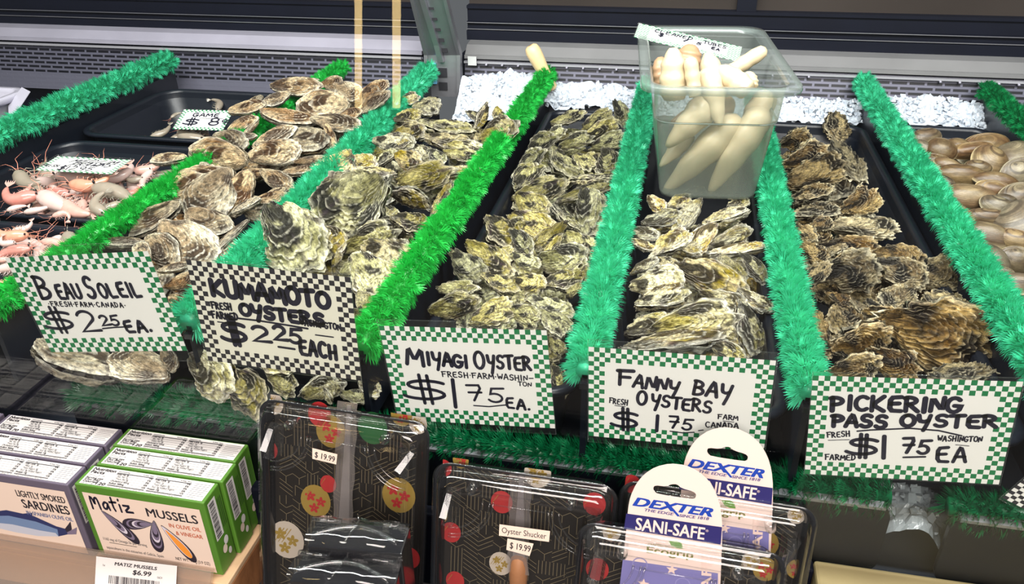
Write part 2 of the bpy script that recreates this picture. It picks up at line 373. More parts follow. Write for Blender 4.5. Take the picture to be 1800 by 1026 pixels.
def fringe_mesh(L, rad=.0175, step=.0054, per=18, long=1.0, seed=0, hang=0., lean=.35, n_core=8):
    """runs along +Y from 0 to L, centred on the origin line"""
    rg = np.random.default_rng(seed); mb = MB()
    mb.tube([(0, 0, 0), (0, L, 0)], rad * .40, n_core)
    for yy in np.arange(.004, L, step):
        a0 = rg.uniform(0, 1)
        for k in range(per):
            a = math.radians(-62 + 304 * (k + a0) / per)                 # open at the bottom
            y = yy + rg.uniform(-.5, .5) * step
            out = np.array([math.cos(a), 0, math.sin(a)])
            dirv = out + np.array([0, rg.normal(-lean, .30), 0]) + np.array([rg.normal(0, .18), 0, rg.normal(0, .18) - hang * abs(math.cos(a))])
            base = np.array([0, y, 0]) + out * rad * .30
            ln = rad * rg.uniform(.62, .98) * long
            upv = np.array([rg.normal(0, .5), 1, rg.normal(0, .5)])
            frond(mb, base, dirv, upv, ln, rad * rg.uniform(.24, .36), 6)
    return mb

def divider(X, yf, yb, mat, label, seed, rad=.0175, hgt=.085, hang=0., lean=.35, zt=0.0, skew=0.0, pre=None):
    L = yb - yf
    root = empty('fringed_divider', (X, yf, zt - hgt), (0, 0, skew)); tag(root, label, 'divider', 'green-fringed pan dividers')
    mb = MB().box(-.0028, .0028, 0, L, 0, hgt - .004); p = mb.build('panel', M['black'], root)
    mb = MB().box(-.0042, .0042, -.006, L + .002, hgt - .016, hgt - .010); mb.build('grip_rail', M['blackgloss'], root)
    f = fringe_mesh(L, rad, seed=seed, hang=hang, lean=lean).build('green_fringe', mat, root, at=(0, 0, hgt))
    f['label'] = 'green plastic leaf fringe along the top'
    return root
DIV = [-1.098, -.692, -.506, -.260, -.0625, .130, .335, .545]
divider(DIV[0], .80, 1.585, M['teal'], 'leftmost green-fringed divider, running back beside the white tub', 1, .026, .09)
divider(DIV[1] + .012, .545 + .04, 1.585, M['grass'], 'bright green fringed divider between the shrimp trays and the oysters', 2, .019, .09, skew=.018)
divider(-.462, .600, 1.585, M['teal'], 'teal fringed divider half buried between the first two oyster pans', 3, .0245, .09, skew=.050)
divider(DIV[3] - .016, .590, 1.600, M['grass'], 'bright green drooping fringed divider ending at the price sign with $1.75 nearest the left', 4, .023, .09, hang=.55, lean=.6, skew=-.010)
divider(DIV[4], .590, 1.545, M['teal'], 'teal fringed divider running back to the left side of the plastic tub', 5, .0215, .10)
divider(DIV[5], .592, 1.50, M['teal'], 'pale teal fringed divider running out from under the right side of the plastic tub', 6, .0205, .10)
divider(DIV[6], .600, 1.625, M['teal'], 'teal fringed divider between the brown oysters and the clams', 7, .0215, .09)
divider(DIV[7], .75, 1.61, M['deep'], 'deep green fringed divider at the far right behind the clams', 8, .020, .09)

# dividers lying along the front, fringe uppermost
def front_divider(x0, x1, label, seed, z=-.110, y=.592):
    L = x1 - x0
    root = empty('fringed_divider', (x0, y, -.19)); tag(root, label, 'divider', 'green-fringed dividers along the glass')
    pr = rrect(0, L, 0, .075 + (z + .115), .012, 0, 4)
    mb = MB(); mb.loft([[(a, -.008, b) for a, b, _ in pr], [(a, -.002, b) for a, b, _ in pr]], 0, True, True, True, False)
    mb.build('panel', M['black'], root)
    mb = MB().box(.006, L - .006, -.0092, -.0005, .0735 + (z + .115), .0765 + (z + .115)); o = mb.build('edge_bead', M['steel'], root); o['label'] = 'pale bead along the top edge'
    f = fringe_mesh(L, .022, seed=seed, lean=.2)
    f.v = [(p[1], p[0], p[2]) for p in f.v]; f.f = [q[::-1] for q in f.f]
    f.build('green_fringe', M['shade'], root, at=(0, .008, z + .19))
    return root
front_divider(-.62, .218, 'long shade-toned green fringed divider lying along the glass foot below the price signs', 21)
front_divider(.268, .75, 'short shade-toned green fringed divider lying at the right front corner', 22, z=-.112)

# ------------------------------------------------------------------ pans
def pan(x0, x1, y0, y1, zr, depth, label, name='black_pan', group='black food pans', r=.03, taper=.014, rim=.010):
    root = empty(name, ((x0 + x1) / 2, (y0 + y1) / 2, zr - depth)); tag(root, label, 'pan', group)
    ox, oy = root.location.x, root.location.y; d = depth
    def R(e, z, rr): return [(a - ox, b - oy, z) for a, b, z in rrect(x0 + e, x1 - e, y0 + e, y1 - e, max(rr, .004), z)]
    mb = MB()
    mb.loft([R(rim, d - .001, r - rim), R(rim + .002, d - .004, r - rim), R(rim + taper * .8, .012, r - rim), R(rim + taper + .008, .001, r - rim), R(rim + taper + .03, .0005, r - rim)], 0, True, False, False)
    b_ = R(rim + taper + .03, .0005, r - rim); mb.add(b_, [tuple(range(len(b_)))])
    mb.loft([R(rim + .0025, d - .004, r - rim), R(rim + taper * .8 - .002, .010, r - rim), R(rim + taper + .006, -.001, r - rim)], 0, True, False, False)
    mb.build('body', M['black'], root)
    mb = MB(); mb.loft([R(rim + .001, d - .003, r - rim), R(rim, d, r - rim), R(.003, d + .001, r), R(0, d - .001, r), R(0, d - .006, r), R(.003, d - .006, r)], 0, True, False, False)
    mb.build('rim', M['black'], root)
    return root
pan(-.670, -.524, .660, 1.51, -.060, .075, 'black pan under the first heap of round oysters')
pan(-.450, -.288, .665, 1.42, -.062, .075, 'black pan under the second heap of oysters, left of the drooping green divider')
pan(-.250, -.072, .612, 1.505, -.045, .085, 'black pan of olive oysters right of the drooping green divider')
pan(-.056, .123, .612, 1.50, -.045, .085, 'black pan of pale oysters below the plastic tub')
pan(.140, .326, .614, 1.495, -.045, .085, 'black pan of craggy oysters left of the clams')
pan(.347, .538, .66, 1.515, -.045, .085, 'black pan filled with brown clams')
pan(-1.088, -.715, .895, 1.205, -.050, .075, 'black tray of pink shrimp lying behind the front shrimp tray', r=.05)
pan(-1.088, -.715, .575, .875, -.050, .075, 'front black tray of shrimp behind the leftmost price sign', r=.05)
pan(-1.088, -.715, 1.225, 1.530, -.046, .075, 'rear black tray holding a few grey prawns', r=.05)
# tall black board beside the leftmost fringe
o = MB().box(-.003, .003, -.30, .30, 0, .120).build('black_board', M['black'], at=(-1.0925, 1.26, -.145)); tag(o, 'tall black board standing beside the leftmost green fringe', 'board')
# ================================================================== shellfish
def shell_material(name, rough=.42, bump=.9, bscale=11., fine=.80, gamma=1.20, sat=1.04, val=1.32):
    m, nt, b, out = nmat(name); L = nt.links.new
    at = nt.nodes.new('ShaderNodeAttribute'); at.attribute_name = 'Col'
    tc = nt.nodes.new('ShaderNodeTexCoord'); oi = nt.nodes.new('ShaderNodeObjectInfo')
    ad = nt.nodes.new('ShaderNodeVectorMath'); ad.operation = 'ADD'
    cm = nt.nodes.new('ShaderNodeCombineXYZ'); ml = nt.nodes.new('ShaderNodeMath'); ml.operation = 'MULTIPLY'; ml.inputs[1].default_value = 37.
    L(oi.outputs['Random'], ml.inputs[0]); L(ml.outputs[0], cm.inputs[0]); L(ml.outputs[0], cm.inputs[2])
    L(tc.outputs['Object'], ad.inputs[0]); L(cm.outputs[0], ad.inputs[1])
    n = nt.nodes.new('ShaderNodeTexNoise'); n.inputs['Scale'].default_value = bscale; n.inputs['Detail'].default_value = 9; n.inputs['Roughness'].default_value = .72
    L(ad.outputs[0], n.inputs['Vector'])
    mr = nt.nodes.new('ShaderNodeMapRange'); mr.inputs['From Min'].default_value = .33; mr.inputs['From Max'].default_value = .67
    mr.inputs['To Min'].default_value = 1 - fine; mr.inputs['To Max'].default_value = 1 + fine * .8; L(n.outputs['Fac'], mr.inputs['Value'])
    r2 = nt.nodes.new('ShaderNodeMapRange'); r2.inputs['To Min'].default_value = .78; r2.inputs['To Max'].default_value = 1.48; L(oi.outputs['Random'], r2.inputs['Value'])
    mu = nt.nodes.new('ShaderNodeMath'); mu.operation = 'MULTIPLY'; L(mr.outputs[0], mu.inputs[0]); L(r2.outputs[0], mu.inputs[1])
    vm = nt.nodes.new('ShaderNodeVectorMath'); vm.operation = 'SCALE'; L(at.outputs['Color'], vm.inputs[0]); L(mu.outputs[0], vm.inputs['Scale'])
    gm = nt.nodes.new('ShaderNodeGamma'); gm.inputs[1].default_value = gamma; hs = nt.nodes.new('ShaderNodeHueSaturation'); hs.inputs['Saturation'].default_value = sat; hs.inputs['Value'].default_value = val
    m7 = nt.nodes.new('ShaderNodeMath'); m7.operation = 'MULTIPLY'; m7.inputs[1].default_value = 7.31; fc7 = nt.nodes.new('ShaderNodeMath'); fc7.operation = 'FRACT'; L(oi.outputs['Random'], m7.inputs[0]); L(m7.outputs[0], fc7.inputs[0])
    rs7 = nt.nodes.new('ShaderNodeMapRange'); rs7.inputs['To Min'].default_value = sat * .70; rs7.inputs['To Max'].default_value = sat * 1.14; L(fc7.outputs[0], rs7.inputs['Value']); L(rs7.outputs[0], hs.inputs['Saturation'])
    rh7 = nt.nodes.new('ShaderNodeMapRange'); rh7.inputs['To Min'].default_value = .512; rh7.inputs['To Max'].default_value = .488; L(fc7.outputs[0], rh7.inputs['Value']); L(rh7.outputs[0], hs.inputs['Hue'])
    L(vm.outputs[0], gm.inputs[0]); L(gm.outputs[0], hs.inputs['Color']); L(hs.outputs[0], b.inputs['Base Color']); b.inputs['Roughness'].default_value = rough; b.inputs['Specular IOR Level'].default_value = .45
    bp = nt.nodes.new('ShaderNodeBump'); bp.inputs['Strength'].default_value = bump; bp.inputs['Distance'].default_value = .05
    L(n.outputs['Fac'], bp.inputs['Height']); L(bp.outputs['Normal'], b.inputs['Normal']); return m
M['shell'] = shell_material('wet_oyster_shell')
M['clam'] = shell_material('clam_shell', .34, .12, 7., .30, 1.1, .92, .80)

def C3(*c): return np.array(srgb(*c))
KIND = {
 'tan':   dict(nr=8, az=.13, ar=.020, ew=.07, k=7, pl=.010, pa=.02, ra=.05, tap=.62, H=.62, c=[(222, 206, 172), (164, 136, 98), (84, 64, 46), (250, 242, 222)], ray=.25, raycol=(84, 62, 52)),
 'olive': dict(nr=7, az=.20, ar=.035, ew=.13, k=6, pl=.030, pa=.06, ra=.13, tap=.45, H=.66, c=[(236, 226, 184), (176, 164, 84), (62, 56, 42), (255, 250, 232)], ray=.32, raycol=(92, 70, 84)),
 'green': dict(nr=8, az=.24, ar=.045, ew=.16, k=7, pl=.040, pa=.09, ra=.15, tap=.42, H=.62, c=[(220, 214, 160), (142, 136, 76), (48, 46, 40), (248, 242, 216)], ray=.34, raycol=(84, 66, 82)),
 'pale':  dict(nr=7, az=.20, ar=.045, ew=.13, k=6, pl=.045, pa=.08, ra=.10, tap=.40, H=.60, c=[(246, 238, 204), (206, 190, 112), (96, 86, 60), (255, 252, 238)], ray=.24, raycol=(136, 108, 112)),
 'craggy':dict(nr=10, az=.34, ar=.075, ew=.19, k=11, pl=.060, pa=.10, ra=.22, tap=.52, H=.60, c=[(200, 180, 132), (128, 106, 68), (36, 31, 25), (248, 234, 198)], ray=.30, raycol=(60, 50, 46)),
}
def shell_valve(kind, seed, upper):
    K = KIND[kind]; nphi, ns = 76, 48
    s = np.linspace(.02, 1, ns)[:, None]; ph = np.linspace(0, 2 * math.pi, nphi, endpoint=False)[None, :]
    cu, su = np.cos(ph), np.sin(ph)
    rg = np.random.default_rng(seed); bend = rg.uniform(-.10, .10); kk = K['k'] + rg.integers(-2, 3); p0 = rg.uniform(0, 6)
    u = -.80 * (1 - s) + s * cu; v = s * su
    ring = np.stack([cu * 1.3 + 0 * s, su * 1.3 + 0 * s, 0 * s + 0 * cu], -1)
    e = 1 + K['ew'] * fbm(ring * 1.2 + seed * 3.1, 4, seed) + .5 * K['ew'] * fbm(ring * 4 + s[..., None] * 2, 2, seed + 5)
    wob = fbm(np.stack([u * 1.6, v * 1.6, 0 * u], -1) + seed, 3, seed + (3 if upper else 8))
    php = s * K['nr'] + .9 * wob; fr = php % 1.0; rid = np.floor(php)
    rn = vnoise(np.stack([rid * 7.7, cu * 1.6 + 0 * s, su * 1.6 + 0 * s], -1), seed + 2) * .5 + .5
    pli = np.sin(kk * ph + p0 + 2.2 * wob) + .5 * np.sin(2.3 * kk * ph + 1.7 * p0)
    e = e * (1 + K['ar'] * (fr - .4) * s * (.4 + rn)) + K['pl'] * pli * s ** 2
    tp = np.clip(K['tap'] + (1 - K['tap']) * np.clip((u + 1) / 1.3, 0, 1) ** .8, 0, 1)
    x = .5 * u * e; y = .5 * v * e * tp + bend * (u * u - .3)
    dome = np.clip(1 - (u * u * .95 + v * v), 0, 1) ** .5
    z = K['H'] * .5 * dome
    lam = K['az'] * .5 * (fr ** 3 - .2) * (.3 + rn) * (.25 + .75 * s)
    rough = K['ra'] * .5 * fbm(np.stack([x * 7, y * 7, 0 * x], -1) + seed * 1.7, 4, seed + 11)
    z = z + lam + rough * (.35 + .65 * dome) + K['pa'] * .5 * pli * s ** 2
    edge = np.clip((s - .9) / .1, 0, 1); z = z * (1 - .55 * edge) + edge * (.012 if upper else -.0)
    if not upper: z = -(z * 1.15 + .012); x = x * 1.03; y = y * 1.04; z = np.minimum(z, .03)
    # shell colour: growth bands, blotches, rays, pale lips, then crevice shade painted along growth lines
    c = [C3(*q) for q in K['c']]; P = np.stack([x, y, 0 * x], -1)
    t = np.clip(.5 + 1.1 * fbm(P * 2.6 + seed * 5.3, 4, seed + 21), 0, 1)[..., None]
    col = c[0] * (1 - t) + c[1] * t
    dk = np.clip((fbm(P * 3.6 + 40 + seed, 4, seed + 31) - .12) * 3.4, 0, 1)[..., None] * .95
    col = col * (1 - dk) + c[2] * dk
    bd = (np.clip((rn - .62) * 4, 0, 1) * np.clip(1 - np.abs(fr - .35) * 3, 0, 1))[..., None] * .7
    col = col * (1 - bd) + c[2] * bd
    ry = (np.clip((vnoise(np.stack([np.cos(ph) * 6 + 0 * s, np.sin(ph) * 6 + 0 * s, 0 * s + 0 * ph + seed], -1), seed + 41) - .25) * 3, 0, 1) * np.clip(s * 1.4 - .3, 0, 1) * K['ray'] * 2)[..., None]
    ry = np.clip(ry, 0, .8); col = col * (1 - ry) + C3(*K['raycol']) * ry
    lp = (np.clip((fr - .80) * 7, 0, 1) * np.clip(s * 1.5 - .2, 0, 1))[..., None] * .75
    lp = np.maximum(lp, (edge[..., None] * .85) * np.ones_like(lp)); col = col * (1 - lp) + c[3] * lp
    gl = (np.clip(.18 - fr, 0, 1) * 6)[..., None] * .85 * np.clip(s * 2, 0, 1)[..., None]; col = col * (1 - gl) + c[2] * gl
    return x, y, z, np.clip(col, 0, 1)
def clam_valve(seed, upper):
    nphi, ns = 72, 40; s = np.linspace(.02, 1, ns)[:, None]; ph = np.linspace(0, 2 * math.pi, nphi, endpoint=False)[None, :]
    cu, su = np.cos(ph), np.sin(ph); rg = np.random.default_rng(seed)
    u0 = rg.uniform(-.25, .05); v = .78 * (1 - s) + s * su; u = u0 * (1 - s) + s * cu
    x = .5 * u * (1 + .04 * np.cos(ph - .4)); y = .5 * v * np.where(v > 0, .86, 1.0)
    r2 = np.clip(u * u + v * v, 0, 1); z = .5 * np.clip(1 - r2, 0, 1) ** .72
    ph_ = s * 22 + .5 * fbm(np.stack([u, v, 0 * u], -1) * 1.4 + seed, 2, seed); fr = ph_ % 1
    z = z + .007 * np.sin(ph_ * 2 * math.pi) * np.clip(s * 2 - .3, 0, 1); z = z * np.clip((1 - s) * 14, 0.06, 1) ** .35 + .006
    base = [C3(138, 122, 86), C3(106, 86, 58), C3(58, 46, 34), C3(206, 190, 146)]
    P = np.stack([x, y, 0 * x], -1); t = np.clip(.5 + 1.2 * fbm(P * 2.2 + seed * 3, 3, seed + 5), 0, 1)[..., None]
    col = base[0] * (1 - t) + base[1] * t
    bandv = np.clip(vnoise(np.stack([np.floor(s * 9 + .3) * 3.3 + 0 * ph, 0 * s + 0 * ph, 0 * s + 0 * ph + seed], -1), seed + 2), 0, 1)[..., None] * .8
    col = col * (1 - bandv) + base[2] * bandv
    fl = (np.sin(ph_ * 2 * math.pi) * .5 + .5)[..., None] * .36; col = col * (1 - fl) + base[2] * fl
    ed = np.clip((s - .93) / .07, 0, 1)[..., None] * .8 * np.ones_like(t); col = col * (1 - ed) + base[3] * ed
    if not upper: z = -z
    return x, y, z, np.clip(col, 0, 1)
def valve_mesh(name, arr, mat):
    x, y, z, col = arr; ns, n = x.shape
    v = np.stack([x, y, z], -1).reshape(-1, 3); idx = np.arange(ns * n).reshape(ns, n); nx = np.roll(idx, -1, 1)
    f = np.stack([idx[:-1], idx[1:], nx[1:], nx[:-1]], -1).reshape(-1, 4)
    if z.mean() > 0: f = f[:, ::-1]
    me = bpy.data.meshes.new(name)
    me.from_pydata(v.tolist(), [], f.tolist() + [list(range(n)) if z.mean() < 0 else list(range(n))[::-1]])
    a = me.color_attributes.new('Col', 'FLOAT_COLOR', 'POINT')
    a.data.foreach_set('color', np.concatenate([col.reshape(-1, 3), np.ones((ns * n, 1))], 1).astype(np.float32).ravel())
    me.polygons.foreach_set('use_smooth', [True] * len(me.polygons)); me.materials.append(mat); me.update(); return me
NV = 7
SHELLS = {k: [(valve_mesh('upper_shell', shell_valve(k, 100 * i + 7 + len(k), True), M['shell']), valve_mesh('lower_shell', shell_valve(k, 100 * i + 7 + len(k), False), M['shell'])) for i in range(NV)] for k in KIND}
SHELLS['clam'] = [(valve_mesh('upper_shell', clam_valve(50 * i + 3, True), M['clam']), valve_mesh('lower_shell', clam_valve(50 * i + 3, False), M['clam'])) for i in range(5)]

def on_surface(px, py, zs):
    """where the sight line through a pixel first meets a heap of height zs(y)"""
    r = ray(px, py); lo = None
    for y in np.arange(.556, 1.70, .004):
        p = CAM + r * (y / r[1])
        if p[2] <= np.interp(y, *zs): return p
    return CAM + r * (1.5 / r[1])
NORM_T = {}
def place_shell(kind, a, b, ratio, zs, tilt=36., lift=0., roll=0., thick=.36, variant=None, name='oyster', flip=False):
    mid = ((a[0] + b[0]) / 2, (a[1] + b[1]) / 2); p = on_surface(*mid, zs)
    t = math.radians(tilt); n = np.array([0, -math.sin(t), math.cos(t)])
    A = onpl(*a, p, n); B = onpl(*b, p, n); X = B - A; ln = np.linalg.norm(X); X /= ln
    Z = n * math.cos(roll) + np.cross(X, n) * math.sin(roll); Y = np.cross(Z, X)
    if flip: Z = -Z; Y = -Y
    ln *= 1.10; wd = ln * ratio * 1.14; th = thick * (ln * wd) ** .5 * 1.15
    c = (A + B) / 2 - n * th * .10
    k = 1 - lift / np.linalg.norm(c - CAM); c = CAM + (c - CAM) * k; ln *= k; wd *= k; th *= k
    i = variant if variant is not None else random.randrange(len(SHELLS[kind]))
    root = bpy.data.objects.new(name, None); COL.objects.link(root); root.empty_display_size = .01
    root.matrix_world = Matrix(((X[0], Y[0], Z[0], c[0]), (X[1], Y[1], Z[1], c[1]), (X[2], Y[2], Z[2], c[2]), (0, 0, 0, 1))) @ Matrix.Diagonal((ln, wd, th, 1))
    for nm, me in zip(('upper_shell', 'lower_shell'), SHELLS[kind][i]):
        o = bpy.data.objects.new(nm, me); COL.objects.link(o); o.parent = root
    return root

ROWS = ['front', 'second', 'third', 'fourth', 'fifth', 'sixth', 'seventh', 'eighth', 'ninth', 'tenth', 'eleventh', 'twelfth', 'thirteenth', 'fourteenth', 'fifteenth', 'sixteenth', 'seventeenth', 'eighteenth', 'nineteenth', 'twentieth', 'rearmost']
def heap(kind, look, where, group, zs, items, fill, name='oyster', cat='oyster', per=3, tilt=36., thick=.44, alt=None):
    recs = []
    for it in items:
        a, b, ratio = (it[0], it[1]), (it[2], it[3]), it[4]; kw = it[5] if len(it) > 5 else {}
        k = kw.pop('kind', None) or (alt if alt and random.random() < .25 else kind)
        kw.setdefault('roll', random.gauss(0, .42)); kw.setdefault('tilt', tilt + random.uniform(-22, 18)); kw.setdefault('thick', thick)
        o = place_shell(k, a, b, ratio, zs, name=name, **kw); recs.append(((a[0] + b[0]) / 2, (a[1] + b[1]) / 2, o))
    recs.sort(key=lambda r: -r[1]); ri = 0
    while recs:
        row = recs[:per]; recs = recs[per:]; row.sort(key=lambda r: r[0])
        pos = {1: ['alone'], 2: ['left', 'right'], 3: ['left', 'middle', 'right']}[len(row)]
        for (px, py, o), w in zip(row, pos):
            tag(o, f'{look}, {w}, {ROWS[ri]} row from front, {where}', cat, group)
        ri += 1
    for (px, py, L_, ang) in fill:
        a_ = math.radians(ang); dx_, dy_ = math.cos(a_) * L_ / 2, math.sin(a_) * L_ / 2 * .7
        o = place_shell(kind, (px - dx_, py - dy_), (px + dx_, py + dy_), random.uniform(.55, .75), (zs[0], [z - .036 for z in zs[1]]), tilt=random.uniform(5, 30), roll=random.uniform(-.4, .4), name=name, thick=thick)
        tag(o, f'{look} half buried, {where}', cat, group + ', buried ones')
def grid_fill(corners, nx, ny, L0, L1):
    """points over a four-cornered patch of the photo: near-left, near-right, far-right, far-left"""
    out = []; nl, nr, fr, fl = [np.array(c, float) for c in corners]
    for j in range(ny):
        t = (j + .5) / ny
        for i in range(nx):
            s_ = (i + .5 + random.uniform(-.2, .2)) / nx; p = (nl * (1 - s_) + nr * s_) * (1 - t) + (fl * (1 - s_) + fr * s_) * t
            out.append((p[0], p[1], L0 * (1 - t) + L1 * t, random.uniform(0, 180)))
    return out
T = lambda **k: k
BEAU = [(325,275,268,278,.6),(428,276,333,270,.52),(272,338,395,302,.48),(392,298,345,384,.85),(437,302,394,372,.6),(312,358,220,404,.5),(330,372,396,405,.66,T(lift=-.01)),(281,398,372,458,.6),(258,418,312,458,.7),(176,424,252,426,.42),(432,388,372,444,.22),(470,300,425,308,.4),(408,372,455,348,.6),
 (280,474,338,462,.38),(290,505,345,482,.36),(298,520,332,545,.5),(305,565,335,540,.5),(296,602,322,570,.5),(262,452,236,430,.6),
 (72,600,195,655,.55,T(tilt=10)),(290,655,192,625,.5,T(tilt=10)),(285,610,305,650,.5),
 (478,150,558,150,.38),(608,178,522,190,.58),(508,162,463,182,.55),(460,196,550,214,.42),(447,256,518,224,.6),(520,230,568,255,.72),(548,208,630,220,.32),(594,206,634,193,.5),(640,158,682,146,.55,T(lift=.01)),(630,196,682,160,.40),(573,218,584,258,.36),(588,150,636,166,.5),(520,143,560,140,.6),
 (403,194,464,180,.5),(402,228,450,204,.55),(425,240,452,212,.35),(415,240,450,238,.55),(378,236,432,252,.5),(437,272,522,262,.44),(450,252,500,262,.4),(520,284,572,277,.25),(497,302,552,294,.32),(460,300,514,332,.42),(448,352,502,342,.6),(460,168,435,186,.5),(565,148,600,141,.6),(640,180,655,150,.6),(560,170,590,160,.5),(500,330,470,345,.5),(380,320,350,290,.5)]
heap('tan', 'tan ringed oyster', 'heap beside the shrimp trays', 'tan oysters heaped beside the shrimp',
     ([.56, .60, .64, .70, .85, 1.0, 1.15, 1.3, 1.45, 1.55], [-.085, -.045, -.025, -.012, -.005, .005, .020, .038, .045, .030]), BEAU,
     grid_fill([(120, 600), (300, 600), (560, 330), (420, 330)], 3, 4, 80, 60) + grid_fill([(420, 300), (560, 300), (680, 170), (560, 160)], 3, 4, 60, 45) + grid_fill([(190, 470), (330, 470), (450, 340), (340, 330)], 3, 3, 75, 65))
KUMA = [(615,268,558,325,.62),(664,308,562,392,.80,T(lift=.06,tilt=50,roll=.1)),(676,322,600,418,.55,T(lift=.035,tilt=48)),(690,306,612,302,.5),(480,360,545,468,.74,T(lift=.06,tilt=48,kind='green',roll=-.2)),(552,398,598,444,.7),(604,434,692,402,.5),(642,430,722,474,.7),(602,482,645,445,.6),(585,466,596,444,.6),(628,448,684,524,.55),(690,380,758,402,.6),(698,320,788,300,.46),(688,338,752,355,.6),(792,322,764,380,.5),(758,302,846,300,.32),(658,362,698,388,.6),(694,272,742,288,.62),(754,262,778,288,.6),(620,276,658,288,.6),(664,288,692,262,.55),(780,268,842,274,.36),
 (728,186,774,188,.8),(694,207,738,198,.55),(738,214,824,228,.44),(856,182,838,224,.46,T(tilt=60)),(871,188,882,212,.6),(842,250,905,212,.62,T(lift=.014)),(694,238,742,220,.6),(658,246,722,252,.55),(750,240,822,252,.5),(788,254,852,264,.4),(700,178,735,168,.55),(820,195,845,210,.5),(690,262,720,246,.5),
 (340,622,402,690,.8,T(tilt=55)),(398,650,458,722,.62,T(tilt=50)),(472,650,515,690,.55,T(tilt=50)),(558,660,580,705,.4,T(tilt=50)),(650,640,634,608,.6),(634,656,662,694,.6),(628,515,660,548,.6),(630,604,658,606,.5),(600,690,645,700,.5),(505,640,470,600,.6),(560,520,500,500,.6),(690,470,740,440,.5),(620,545,660,575,.6),(440,620,520,640,.6),(530,690,600,670,.6)]
heap('olive', 'large cream olive oyster', 'second heap from left', 'cream and olive oysters in the second heap',
     ([.56, .60, .64, .70, .85, 1.0, 1.15, 1.3, 1.45, 1.55], [-.120, -.060, -.032, -.016, -.006, .004, .008, .010, .006, -.01]), KUMA,
     grid_fill([(430, 620), (640, 620), (760, 400), (560, 380)], 3, 4, 95, 80) + grid_fill([(560, 360), (770, 360), (870, 220), (690, 210)], 3, 4, 70, 50), alt='green')
MIYA = [(970,217,1024,196,.36),(1024,224,1078,198,.45),(1082,176,1104,220,.5,T(tilt=55)),(1030,238,1084,214,.45),(960,238,992,226,.6),(928,262,975,236,.55),(984,256,1038,238,.45),(1040,258,1100,238,.42),(914,304,952,260,.5),(974,262,1006,308,.6),(1064,258,1074,314,.62),(1004,314,1088,312,.36),(1010,272,1044,294,.6),(904,326,948,288,.55),(904,350,988,316,.42),(908,342,962,380,.6),(984,350,1078,322,.27),(974,362,1012,400,.6),(1034,332,1044,408,.6),(898,376,974,414,.5),(994,392,938,434,.4),(986,414,958,455,.5),(996,410,1048,444,.5),(898,402,934,446,.5),(948,452,1038,464,.66),(898,448,944,466,.5),(902,494,954,498,.55),(954,498,1024,488,.6),(794,442,842,486,.6),(820,428,898,474,.45),(858,380,904,430,.6),(848,482,904,508,.5),(770,508,834,506,.45),(756,548,834,522,.5),(828,564,904,536,.55),(928,526,1000,552,.6),(898,540,948,566,.6),(1000,520,1030,470,.5),(968,592,990,622,.55),(974,640,990,700,.5,T(tilt=50)),(880,405,925,388,.5),(865,455,905,440,.5),(985,480,1020,455,.5),(1020,290,1052,270,.5),(950,545,1000,585,.55),(900,590,960,610,.55)]
heap('green', 'frilled olive green oyster', 'third pan of oysters', 'olive oysters in the third pan',
     ([.56, .62, .66, .74, .9, 1.1, 1.3, 1.45, 1.55], [-.12, -.095, -.045, -.030, -.022, -.022, -.024, -.028, -.04]), MIYA,
     grid_fill([(770, 560), (985, 600), (1040, 400), (890, 380)], 3, 4, 85, 70) + grid_fill([(720, 660), (960, 680), (980, 590), (760, 575)], 3, 2, 95, 90) + grid_fill([(900, 370), (1040, 380), (1095, 215), (960, 220)], 3, 4, 65, 48))
FAN = [(1138,346,1168,368,.6),(1132,392,1194,374,.5),(1228,352,1188,402,.45),(1240,392,1312,366,.62),(1103,404,1158,412,.42),(1106,420,1152,438,.45),(1146,446,1210,406,.52),(1256,392,1212,444,.5),(1252,432,1318,404,.45),(1250,444,1352,428,.26),(1148,454,1190,468,.5),(1110,478,1156,454,.42),(1264,448,1304,494,.6),(1304,444,1346,494,.42),(1112,504,1194,486,.6),(1192,464,1304,508,.5),(1132,524,1198,498,.55),(1122,534,1204,512,.55),(1102,582,1178,556,.46),(1148,574,1294,550,.40,T(lift=.012)),(1100,612,1275,586,.34,T(tilt=25)),(1302,532,1328,620,.58),(1236,516,1304,542,.55),(1302,512,1354,544,.6),(1210,480,1260,460,.5),(1185,420,1230,440,.5),(1170,360,1215,348,.5),(1280,360,1316,352,.6),(1200,340,1240,330,.5),(1250,600,1310,640,.5),(1240,560,1290,590,.5)]
heap('pale', 'pale frilled oyster', 'pan under the plastic tub', 'pale oysters in the fourth pan',
     ([.56, .62, .66, .74, .9, 1.0, 1.3, 1.5], [-.12, -.095, -.048, -.034, -.026, -.012, -.020, -.04]), FAN,
     grid_fill([(1130, 590), (1320, 600), (1310, 400), (1150, 390)], 3, 5, 95, 75) + grid_fill([(1090, 690), (1330, 700), (1320, 625), (1110, 615)], 3, 2, 100, 95), alt='olive')
